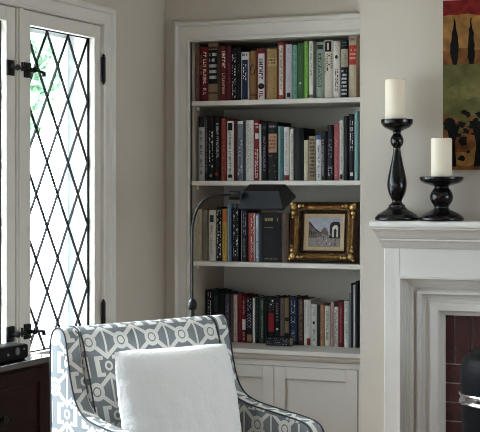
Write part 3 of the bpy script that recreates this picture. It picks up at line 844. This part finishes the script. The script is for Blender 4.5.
# ------------------------------------------------------------------ candlesticks and candles
def stick(px_c, prof, rim_px, name, label, clabel, cpx0, cpx1, ytop, dy):
    """prof in photo pixels: (radius, rows above the foot)"""
    yc = 4.905 + dy
    c0 = atY(px_c, 220, yc); zcam = Vector((c0.x, c0.y, 0)).dot(FWD)
    s = zcam/F
    o = MB(); o.lathe([(r*s, z*s) for r, z in prof], GLOSSBLK, 40)
    ob = o.build(name, None, True); ob.location = (c0.x, yc, MT+0.0004)
    tag(ob, label, 'candlestick', 'black candlesticks on the mantel')
    top = prof[-1][1]*s
    cd = empty('pillar_candle', (c0.x + ((cpx0+cpx1)/2 - px_c)*s, yc, MT+0.0008+top), 0, clabel, 'candle', 'pillar candles on the mantel')
    R = (cpx1-cpx0)/2*s; H = (189 + (EYE-(MT+top))/s - ytop)*s
    w = MB(); w.lathe([(R*0.97, 0), (R, 0.002), (R, H-0.005), (R*0.97, H-0.0012), (R*0.9, H), (R*0.75, H-0.003), (R*0.3, H-0.005), (0.0, H-0.005)], WAX, 40)
    w.build('wax', cd, True)
    k = MB(); k.tube([(0, 0, H-0.006), (0.0005, 0, H+0.001), (0.002, 0.0, H+0.006)], 0.0011, WICK, 6); k.build('wick', cd, True)
Z = 2.4
def pz(rows, foot): return [(r/Z, (foot-z)/Z) for r, z in rows]
def smoothp(p, n=5): return [(max(0.0, v.x), v.y) for v in catmull([(a, b_, 0) for a, b_ in p], n)]
tall = pz([(50, 385), (52.5, 383), (52.5, 378), (49, 374), (47, 371), (44, 369), (36, 364), (27, 359), (22, 354), (20, 352), (20, 349), (15, 345), (11.5, 340), (14, 333), (19, 322), (22.5, 310), (23.5, 298), (22, 284), (18.5, 266), (14, 246), (10.5, 228), (8.5, 214), (9.5, 209), (14, 203), (16, 195), (15, 187), (11, 180), (9, 176), (11, 171), (22, 166), (30, 162), (34, 158), (37.5, 153), (38.5, 147), (38.5, 143), (36, 142)], 385)
stick(397, smoothp(tall, 3), 0, 'candlestick', 'tall turned black candlestick near the left end of the mantel', 'white pillar candle on the tall black candlestick', 385, 406, 79.5, 0.0)
short = pz([(51, 386), (53, 384), (53, 379), (49, 375), (46, 372), (38, 367), (28, 362), (21, 359), (19, 357), (17, 354), (19, 349), (24, 342), (27.5, 333), (27.5, 325), (24, 316), (19, 309), (17, 306), (20, 302), (34, 298), (43, 295), (50, 290), (52.5, 286), (52.5, 281), (50, 280)], 386)
stick(441.5, smoothp(short, 3), 0, 'candlestick', 'short turned black candlestick in front of the hanging painting', 'white pillar candle on the short black candlestick', 431, 452, 138.5, 0.0)

# ------------------------------------------------------------------ painting over the mantel
pt = atY(443, 1, 4.965); pbm = atY(443, 170, 4.965)
PW = 0.62; PH = pt.z - pbm.z
art = empty('landscape_painting', (pt.x, YC-0.001, pbm.z), 0, 'unframed canvas of a warm landscape with dark cypress trees above the mantel', 'painting')
b = MB(); CEDGE = flat_mat('canvas_edge', (196, 188, 172)); b.box(0, PW, -0.034, 0, 0, PH, CEDGE, 0.002); b.build('stretched_canvas', art)
b = MB()
def pp(pts, m, e): b.face([(x*PW, -0.0345-e, z*PH) for x, z in pts], m)
RED = flat_mat('paint_red', (96, 22, 18), .35, 40); OCH = flat_mat('paint_ochre', (124, 88, 46), .4, 25); OLV = flat_mat('paint_olive', (82, 78, 44), .35, 22)
DRK = flat_mat('paint_dark', (9, 8, 7), .5, 30); RUS = flat_mat('paint_rust', (98, 60, 30), .5, 30); GRN = flat_mat('paint_green', (94, 88, 50), .3, 30)
pp([(0, .0), (1, .0), (1, 1), (0, 1)], OCH, 0)
rr = random.Random(3)
def strip(z0, z1, m, e, j=0.012):
    n = 26
    lo = [(k/n, z0 + (rr.uniform(-j, j) if z0 > 0 else 0)) for k in range(n+1)]; hi = [(k/n, z1 + (rr.uniform(-j, j) if z1 < 1 else 0)) for k in range(n+1)]
    pp(lo + hi[::-1], m, e)
strip(.915, 1, RED, .0003, .01); strip(.595, .70, RUS, .0003, .02); strip(.30, .625, OLV, .0005, .006); strip(.42, .50, GRN, .0007, .02); strip(0, .30, RUS, .0006, .03)
strip(.03, .12, OCH, .0008, .02)
for cx, w_, z0, z1 in ((.068, .030, .62, .90), (.165, .027, .62, .895), (.40, .03, .61, .90), (.52, .028, .62, .88), (.78, .032, .61, .91)):
    pts = []
    for k in range(13):
        t = k/12; pts.append((cx + w_*math.sin(PI*min(1, (t*0.93+0.07)))**0.7*(1.1-0.75*t) + rr.uniform(-.004, .004), z0+(z1-z0)*t))
    for k in range(12, -1, -1):
        t = k/12; pts.append((cx - w_*math.sin(PI*min(1, (t*0.93+0.07)))**0.7*(1.1-0.75*t) + rr.uniform(-.004, .004), z0+(z1-z0)*t))
    pp(pts, DRK, .0010)
for k in range(150):
    x = rr.uniform(0, .96); z = rr.choice((rr.gauss(.27, .035), rr.gauss(.27, .03), rr.uniform(.02, .25)))
    s = rr.uniform(.012, .035)
    n = 7; pts = [(min(1, max(0, x + s*math.cos(2*PI*i/n)*rr.uniform(.6, 1.2))), max(0.001, z + s*0.8*math.sin(2*PI*i/n)*rr.uniform(.6, 1.2))) for i in range(n)]
    pp(pts, DRK if rr.random() < .8 else OLV, .0012 + k*1e-6)
for tx in (.05, .20, .36, .60, .82): pp([(tx-.02, .02), (tx+.03, .02), (tx+.02, .16), (tx+.05, .26), (tx-.03, .26), (tx-.005, .15)], DRK, .0016)
b.build('painted_surface', art, fix=False)

# ------------------------------------------------------------------ black rounded bin before the fireplace
zc = 4.62
cb = atZ(519, 352, zc)
s = zc/F; R = 58*s
binr = empty('fireside_bin', (cb.x, cb.y, 0.03), 0, 'round-shouldered black bin with a silver band before the brick fireplace', 'bin')
topz = cb.z - 0.03; bandz = EYE - (397-HOR)*s - 0.03
BINM = mat('black_leatherette', (9, 9, 11), 0.5, noise=.1, scale=80, bump=.2, bscale=200, spec=0.08)
CHR = mat('polished_steel', (200, 200, 204), 0.18, metal=1.0)
b = MB(); b.lathe([(R*0.86, 0), (R*0.88, 0.01), (R*0.99, bandz-0.02)], BINM, 48); b.build('body', binr, True)
b = MB(); b.lathe([(R*0.99, bandz+0.016), (R*1.0, bandz+0.05), (R*1.0, topz-0.06), (R*0.97, topz-0.03), (R*0.90, topz-0.010), (R*0.80, topz-0.002), (0.0, topz+0.004)], BINM, 48); b.build('lid', binr, True)
b = MB(); b.lathe([(R*0.98, bandz-0.02), (R*1.02, bandz-0.019), (R*1.03, bandz-0.015), (R*1.02, bandz-0.010), (R*1.0, bandz-0.007), (R*1.0, bandz+0.003), (R*1.02, bandz+0.006), (R*1.03, bandz+0.011), (R*1.02, bandz+0.015), (R*0.98, bandz+0.016)], CHR, 48); b.build('metal_band', binr, True)

# ------------------------------------------------------------------ dark cabinet under the window and the black box on it
CZT = 0.745; CX1 = -2.440
cab = empty('sideboard', (-2.5, 3.3, 0), 0, 'dark mahogany cabinet with glossy top under the leaded window', 'cabinet')
cy0, cy1 = 2.48, 4.165
b = MB(); b.box(XW+0.037, CX1-0.012, cy0+0.01, cy1-0.01, 0.06, CZT-0.020, MAHOG, 0.003); b.box(XW+0.045, CX1-0.03, cy0+0.03, cy1-0.03, 0, 0.06, MAHOG); kid(b, 'body', cab)
b = MB(); b.box(XW+0.037, CX1, cy0, cy1, CZT-0.020, CZT, MAHOGTOP, 0.004); kid(b, 'top', cab)
for k in range(3):
    y1_ = 4.105 - k*0.55; y0_ = y1_ - 0.544; xf = CX1-0.012; st_ = 0.048
    for nm, z0, z1 in (('drawer', 0.437, 0.716), ('door', 0.075, 0.430)):
        d = MB()
        d.box(xf, xf+0.008, y0_, y0_+st_, z0, z1, MAHOG, 0.0015); d.box(xf, xf+0.008, y1_-st_, y1_, z0, z1, MAHOG, 0.0015)
        d.box(xf, xf+0.008, y0_+st_, y1_-st_, z1-st_, z1, MAHOG, 0.0015); d.box(xf, xf+0.008, y0_+st_, y1_-st_, z0, z0+st_, MAHOG, 0.0015)
        d.box(xf, xf+0.002, y0_+st_, y1_-st_, z0+st_, z1-st_, MAHOG)
        dob = kid(d, nm, cab)
        kn = MB(); kp = [(0.004, 0), (0.004, 0.008), (0.011, 0.012), (0.013, 0.018), (0.008, 0.023), (0.001, 0.024)]
        yk = (y0_+y1_)/2 if nm == 'drawer' else y0_+0.03; zk = (z0+z1)/2; x0k = xf + (0.002 if nm == 'drawer' else 0.008)
        kn.grid([[(x0k+h, yk+r*math.cos(2*PI*i/14), zk+r*math.sin(2*PI*i/14)) for i in range(14)] for r, h in kp], BLACKM, close_u=True)
        ko = kid(kn, 'knob', cab, True); ko.parent = dob; ko.matrix_parent_inverse = dob.matrix_world.inverted()
# player: long black box with a rounded end
def at_x(px, X): 
    r = ray(px); t = X/r.x
    return r.y*t, t
ye, _ = at_x(28.5, -2.475)
PLAST = mat('black_plastic', (5, 5, 6), 0.4, spec=0.15)
dev = empty('radio', (-2.505, ye-0.2, CZT+0.0005), 0, 'long black radio with a rounded end and dial on the dark cabinet', 'radio')
b = MB(); H_ = 0.052; L_ = 0.19
out = []
n = 10
for k in range(n+1):
    a_ = -PI/2 + PI*k/n; out.append((L_ + 0.012*0 + (H_/2)*math.cos(a_)*0.8 - H_/2*0.8 + 0.01, H_/2 + (H_/2)*math.sin(a_)))
out = [(-L_, 0)] + out + [(-L_, H_)]
xa, xb_ = -0.028, 0.03
ins = [(xa, 0.003), (xa+0.003, 0.0), (xb_-0.004, 0.0), (xb_, 0.004)]
def ring(x, i):
    return [(x, max(-L_+i, min(y, L_+0.01-i)), max(i, min(z, H_-i))) for y, z in out]
rows = [ring(x, i) for x, i in ins]
b.grid(rows, PLAST, close_u=True); b.face(rows[0], PLAST); b.face(rows[-1], PLAST)
b.build('body', dev, True)
b = MB()
def disc(y, z, r, h, m, nm):
    q = MB(); q.grid([[(xb_+hh, y+rr_*math.cos(2*PI*i/20), z+rr_*math.sin(2*PI*i/20)) for i in range(20)] for rr_, hh in ((r, 0), (r, h), (r*0.7, h+0.001), (r*0.66, h-0.001), (0.0001, h-0.001))], m, close_u=True)
    return q.build(nm, dev, True)
yd, _ = at_x(17, -2.475); 
disc(yd-(ye-0.2), 0.030, 0.0125, 0.004, mat('grey_dial', (120, 122, 126), 0.3, metal=.6), 'dial')
yd2, _ = at_x(8, -2.475)
disc(yd2-(ye-0.2), 0.024, 0.004, 0.002, mat('pale_button', (190, 190, 190), 0.4), 'button')
disc(at_x(24, -2.475)[0]-(ye-0.2), 0.034, 0.003, 0.0015, MATS['pale_button'], 'button')

# ------------------------------------------------------------------ armchair
TH = math.radians(43)
nrm = RGT*math.sin(TH) - FWD*math.cos(TH)
rz = math.atan2(nrm.y, nrm.x)
mid = RGT*(-0.278) + FWD*4.11
CH = Vector((mid.x, mid.y, 0)) + nrm*0.045
chair = empty('armchair', CH, rz, 'upholstered armchair in slate and cream trellis fabric before the bookcase', 'armchair')
HW, AT = 0.25, 0.052          # half width between the arms, arm thickness
def sweep(mb, prof2, y0, y1, m, rnd=0.012, umap=0.0, vmap=0.0):
    """closed (x,z) outline swept along y with rounded rims; UV in metres"""
    n = len(prof2); C = Vector((sum(p[0] for p in prof2)/n, sum(p[1] for p in prof2)/n))
    arc = [0.0]
    for i in range(n): arc.append(arc[-1] + (Vector(prof2[(i+1) % n]) - Vector(prof2[i])).length)
    nr = []
    for i in range(n):
        d = Vector(prof2[(i+1) % n]) - Vector(prof2[i-1]); d = Vector((d.x, d.y)).normalized()
        nr.append(Vector((d.y, -d.x)))
    area = sum(prof2[i][0]*prof2[(i+1) % n][1] - prof2[(i+1) % n][0]*prof2[i][1] for i in range(n))
    sg = 1 if area > 0 else -1
    st = [(y0, rnd), (y0+rnd*0.3, rnd*0.3), (y0+rnd, 0)] 
    K = 6
    st += [(y0+rnd+(y1-y0-2*rnd)*k/K, 0) for k in range(1, K)]
    st += [(y1-rnd, 0), (y1-rnd*0.3, rnd*0.3), (y1, rnd)]
    rows = [[(prof2[i][0]-nr[i].x*sg*ins, y, prof2[i][1]-nr[i].y*sg*ins) for i in range(n)] for y, ins in st]
    ys = [y for y, _ in st]
    mb.grid(rows, m, close_u=True, uv=lambda j, i: (ys[j]+umap, arc[i]+vmap))
    for r_ in (rows[0], rows[-1]):
        mb.face(r_, m, [(p[0], p[2]) for p in r_])
    return rows
# back with a rolled top
bp_ = [(0.135, 0.40), (0.105, 0.52), (0.065, 0.66), (0.030, 0.78), (0.012, 0.835), (0.004, 0.870), (-0.012, 0.902), (-0.040, 0.920), (-0.072, 0.915), (-0.098, 0.893), (-0.104, 0.862), (-0.092, 0.836), (-0.078, 0.80), (-0.060, 0.70), (-0.050, 0.50), (-0.045, 0.30), (0.13, 0.30)]
VM = 0.123
bpc = [(v.x, v.y) for v in catmull([(x, z, 0) for x, z in bp_[:-2]], 4)] + bp_[-2:]
b = MB(); sweep(b, bpc, -HW, HW, FABRIC, 0.010, umap=0.286, vmap=VM)
b.build('backrest', chair, True)
# arms that swoop down from the back
ap = [(-0.075, 0.16), (-0.075, 0.50), (-0.078, 0.74), (-0.080, 0.87), (-0.066, 0.912), (-0.038, 0.920), (-0.014, 0.902), (-0.002, 0.855), (0.012, 0.790), (0.034, 0.730), (0.068, 0.694), (0.120, 0.677), (0.205, 0.666), (0.290, 0.657), (0.350, 0.648), (0.378, 0.631), (0.387, 0.605), (0.378, 0.575), (0.365, 0.55), (0.362, 0.40), (0.362, 0.16)]
apc = [(v.x, v.y) for v in catmull([(x, z, 0) for x, z in ap], 4)]
for sgn in (-1, 1):
    y0, y1 = (HW, HW+AT) if sgn > 0 else (-HW-AT, -HW)
    b = MB(); rows = sweep(b, apc, y0, y1, FABRIC, 0.008, umap=0.03, vmap=0.02)
    aob = b.build('arm', chair, True)
    for yy in ((y0+0.002,) if sgn < 0 else (y0+0.002, y1-0.002)):
        pts = [(x, yy, z) for x, z in apc[6:-2]]
        pi_ = MB(); pi_.tube(pts, 0.0023, PIPING, 8); pi_.build('piping', aob, True)
# piping round the ends of the back
for yy in (-HW+0.002, HW-0.002):
    pi_ = MB(); pi_.tube([(x, yy, z) for x, z in bpc[:48]], 0.0023, PIPING, 8); pi_.build('back_piping', chair, True)
# seat, cushion, base rail, legs
def ubox(name, x0, x1, y0, y1, z0, z1, bev):
    m_ = MB(); m_.box(x0, x1, y0, y1, z0, z1, FABRIC, bev, 4)
    o = m_.build(name, chair, True)
    ul = o.data.uv_layers.new(name='UVMap')
    for p_ in o.data.polygons:
        nn = p_.normal
        for li in p_.loop_indices:
            co = o.data.vertices[o.data.loops[li].vertex_index].co
            ul.data[li].uv = (co.y, co.x) if abs(nn.z) > 0.7 else ((co.y, co.z) if abs(nn.x) > 0.6 else (co.x, co.z))
    return o
ubox('seat_base', 0.0, 0.46, -HW+0.002, HW-0.002, 0.16, 0.335, 0.015)
ubox('seat_cushion', 0.118, 0.52, -HW+0.003, HW-0.003, 0.337, 0.438, 0.03)
LEGM = wood_mat('dark_leg_wood', (38, 26, 20), (58, 40, 30), 0.35)
for lx, ly in ((-0.05, -0.26), (-0.05, 0.26), (0.32, -0.26), (0.32, 0.26)):
    m_ = MB(); m_.lathe([(0.014, 0), (0.017, 0.02), (0.022, 0.159)], LEGM, 16, (lx, ly, 0)); m_.build('leg', chair, True)

# ------------------------------------------------------------------ white fluffy cushion
def sherpa():
    m = bpy.data.materials.new('white_sherpa'); m.use_nodes = True
    nt = m.node_tree; b_ = nt.nodes['Principled BSDF']
    b_.inputs['Base Color'].default_value = (*lin((236, 234, 231)), 1); b_.inputs['Roughness'].default_value = 0.95
    b_.inputs['Sheen Weight'].default_value = 0.3; b_.inputs['Specular IOR Level'].default_value = 0.1
    tc = nt.nodes.new('ShaderNodeTexCoord'); n = nt.nodes.new('ShaderNodeTexNoise'); n.inputs['Scale'].default_value = 95; n.inputs['Detail'].default_value = 5
    bp = nt.nodes.new('ShaderNodeBump'); bp.inputs['Strength'].default_value = 0.5; bp.inputs['Distance'].default_value = 0.007
    nt.links.new(tc.outputs['Object'], n.inputs['Vector']); nt.links.new(n.outputs['Fac'], bp.inputs['Height']); nt.links.new(bp.outputs['Normal'], b_.inputs['Normal'])
    return m
SHER = sherpa()
from mathutils import noise as mn
def pillow(side, thick):
    mb = MB(); n = 44
    for sgn in (1, -1):
        rows = []
        for j in range(n+1):
            row = []
            for i in range(n+1):
                u, v = i/n*2-1, j/n*2-1
                k = 1 - 0.045*(1-v*v)*(abs(u)**2); k2 = 1 - 0.045*(1-u*u)*(abs(v)**2)
                h = ((1-abs(u)**2.6)*(1-abs(v)**2.6))**0.62
                rc = 1 - 0.05*(abs(u*v))**3.5
                y, z = u*side/2*k*rc, v*side/2*k2*rc
                x = sgn*(thick/2)*h
                e = mn.noise(Vector((y*26, z*26, sgn*3.0)))*0.0042 + mn.noise(Vector((y*70, z*70, sgn*5)))*0.0026 + mn.noise(Vector((y*7, z*7, sgn*9)))*0.006
                x += sgn*e*min(1, h*3)
                row.append((x, y, z))
            rows.append(row)
        mb.grid(rows, SHER)
    return mb
pl_ = pillow(0.425, 0.15)
pob = pl_.build('throw_cushion', None, True)
loc = Vector((CH.x, CH.y, 0)) + nrm*0.164 + Vector((-nrm.y, nrm.x, 0))*(-0.033)
pob.location = (loc.x, loc.y, 0.662)
pob.rotation_euler = (Matrix.Rotation(rz, 3, 'Z') @ Matrix.Rotation(math.radians(-13), 3, 'Y') @ Matrix.Rotation(math.radians(-1.0), 3, 'X')).to_euler()
tag(pob, 'square fluffy white cushion leaning on the armchair back', 'cushion')

# ------------------------------------------------------------------ pharmacy floor lamp
LZ = 5.08; s = LZ/F
lp = atZ(192.3, 300, LZ)
LAMPM = mat('lamp_bronze', (9, 9, 9), 0.35, spec=0.3)
SHADM = mat('lamp_shade_metal', (8, 8, 9), 0.42, spec=0.12)
lamp = empty('floor_lamp', (lp.x, lp.y, 0), A, 'black pharmacy floor lamp with arched arm in front of the bookcase', 'floor lamp')
def lz(py): return EYE - (py-HOR)*s
def lx(px): return (px-192.3)*s
b = MB(); b.lathe([(0.125, 0), (0.125, 0.008), (0.115, 0.016), (0.03, 0.022), (0.014, 0.035), (0.010, 0.05)], LAMPM, 32); b.build('base', lamp, True)
b = MB(); b.tube([(0, 0, 0.04), (0, 0, lz(303))], 0.0085, LAMPM, 12); b.build('pole', lamp, True)
b = MB(); b.lathe([(0.0085, lz(310)), (0.014, lz(309)), (0.0165, lz(306)), (0.0165, lz(303)), (0.012, lz(300)), (0.006, lz(298.5))], LAMPM, 16); b.build('height_collar', lamp, True)
path = catmull([(0, 0, lz(302)), (0, 0, lz(270)), (0, 0, lz(240)), (lx(193), 0, lz(224)), (lx(196.5), 0, lz(211)), (lx(203), 0, lz(201)), (lx(212), 0, lz(196.2)), (lx(222), 0, lz(195)), (lx(232), 0, lz(195.2))], 6)
b = MB(); b.tube(path, 0.0043, mat('lamp_arm_steel', (10, 10, 10), 0.45, spec=0.25), 10); b.build('arm', lamp, True)
b = MB(); b.tube([(lx(229.5), 0, lz(195.2)), (lx(240), -0.004, lz(195.6))], 0.016, LAMPM, 16); b.build('joint', lamp, True)
# shade: long tapered box, tilted towards the room
sh = MB()
Lt, Lb, Dt, Db, Hs = 0.142, 0.180, 0.058, 0.112, 0.056
ty = [(-Lt/2, -Dt/2), (Lt/2, -Dt/2), (Lt/2, Dt/2), (-Lt/2, Dt/2)]
bt = [(-Lb/2, -Db/2), (Lb/2, -Db/2), (Lb/2, Db/2), (-Lb/2, Db/2)]
t_ = 0.0025
outer = [[(x, y, 0) for x, y in ty], [(x, y, -Hs) for x, y in bt], [(x, y, -Hs-0.008) for x, y in bt]]
inner = [[(x*(1-2*t_/Lb), y*(1-2*t_/Db), -Hs-0.008) for x, y in bt], [(x*(1-2*t_/Lb), y*(1-2*t_/Db), -Hs) for x, y in bt], [(x*(1-2*t_/Lt), y*(1-2*t_/Dt), -t_) for x, y in ty]]
sh.grid(outer + inner, SHADM, close_u=True); sh.face(outer[0], SHADM); sh.face(inner[-1], SHADM)
so = sh.build('lamp_shade', lamp)
ctr = (lx(264), 0.0, lz(187.5))
so.location = ctr; so.rotation_euler = (math.radians(24), 0, math.radians(-27))
bv = so.modifiers.new('soft', 'BEVEL'); bv.width = 0.0015; bv.segments = 2

# ------------------------------------------------------------------ outside
GROUND = mat('pale_paving', (214, 214, 210), 0.9, noise=.05, scale=1.5)
b = MB(); b.box(-70, XW-WT-0.4, -30, 70, -0.75, -0.7, GROUND); struct(b, 'ground')
LEAF = mat('leaf_green', (120, 150, 118), 0.6, noise=.25, scale=3); BARK = mat('bark', (92, 78, 66), 0.9, noise=.2, scale=10)
def tree(px_, py_, dist, Rr, name, label, cat, nleaf, seed):
    c = atZ(px_, py_, dist); rd = random.Random(seed)
    o = empty(name, (c.x, c.y, -0.7), 0, label, cat)
    t = MB(); hz_ = c.z + 0.7
    t.tube([(0, 0, 0), (0.05, 0.02, hz_*0.5), (0, 0, hz_)], 0.1, BARK, 10, rad=[0.14, 0.1, 0.05])
    for k in range(6):
        a_ = k*1.05; t.tube([(0, 0, hz_*0.6), (math.cos(a_)*Rr*0.4, math.sin(a_)*Rr*0.4, hz_*0.85), (math.cos(a_)*Rr*0.75, math.sin(a_)*Rr*0.75, hz_+rd.uniform(-.2, .5)*Rr)], 0.03, BARK, 6, rad=[0.05, 0.03, 0.012])
    t.build('trunk', o, True)
    l = MB()
    for k in range(nleaf):
        d = Vector((rd.gauss(0, 1), rd.gauss(0, 1), rd.gauss(0, 1))).normalized()*Rr*rd.uniform(0.35, 1)**0.5
        p0 = Vector((0, 0, hz_)) + Vector((d.x, d.y, d.z*0.85))
        a_ = Vector((rd.uniform(-1, 1), rd.uniform(-1, 1), rd.uniform(-1, 1))).normalized()*0.11; c_ = a_.orthogonal().normalized()*0.045
        l.face([p0-a_, p0+c_, p0+a_, p0-c_], LEAF)
    l.build('crown', o, fix=False)
tree(-52, 70, 14.0, 1.12, 'garden_tree', 'bright green leafy tree outside beyond the leaded window', 'tree', 5200, 4)

# ------------------------------------------------------------------ light
W = bpy.data.worlds.new('World'); S.world = W; W.use_nodes = True
bg = W.node_tree.nodes['Background']
bg.inputs['Color'].default_value = (0.79, 0.895, 1.0, 1); bg.inputs['Strength'].default_value = 8.0
sun = bpy.data.lights.new('Sun', 'SUN'); sun.energy = 11.5; sun.angle = math.radians(35); sun.color = (0.93, 0.97, 1.0)
so_ = bpy.data.objects.new('Sun', sun); COL.objects.link(so_)
so_.rotation_euler = Vector((0.70, 0.05, -0.72)).to_track_quat('-Z', 'Y').to_euler()
def portal(name, loc, rot, sx, sy):
    l = bpy.data.lights.new(name, 'AREA'); l.shape = 'RECTANGLE'; l.size = sx; l.size_y = sy; l.cycles.is_portal = True
    o = bpy.data.objects.new(name, l); COL.objects.link(o); o.location = loc; o.rotation_euler = rot
portal('portal_left', (XW-WT-0.01, (WY0+WY1)/2, (WZ0+WZ1)/2), (0, -PI/2, 0), WZ1-WZ0, WY1-WY0)
portal('portal_right', (XR+WT+0.01, 3.85, 1.35), (0, PI/2, 0), 1.2, 1.3)
portal('portal_front', (-2.10, Y0-WT-0.01, 1.20), (PI/2, 0, 0), 0.6, 1.2)

# ------------------------------------------------------------------ camera
cam = bpy.data.cameras.new('Camera'); co = bpy.data.objects.new('Camera', cam); COL.objects.link(co)
cam.sensor_fit = 'HORIZONTAL'; cam.sensor_width = 36.0; cam.lens = F/480*36.0
co.location = (0, 0, EYE); co.rotation_euler = (PI/2, 0, A)
cam.shift_y = (HOR - 216)/480.0
cam.clip_start = 0.05; cam.clip_end = 200
S.camera = co
S.view_settings.view_transform = 'Standard'; S.view_settings.look = 'None'
S.view_settings.exposure = 0.76; S.view_settings.gamma = 1.0
S.view_settings.use_curve_mapping = False
S.cycles.filter_width = 1.0
S.cycles.max_bounces = 10; S.cycles.diffuse_bounces = 6
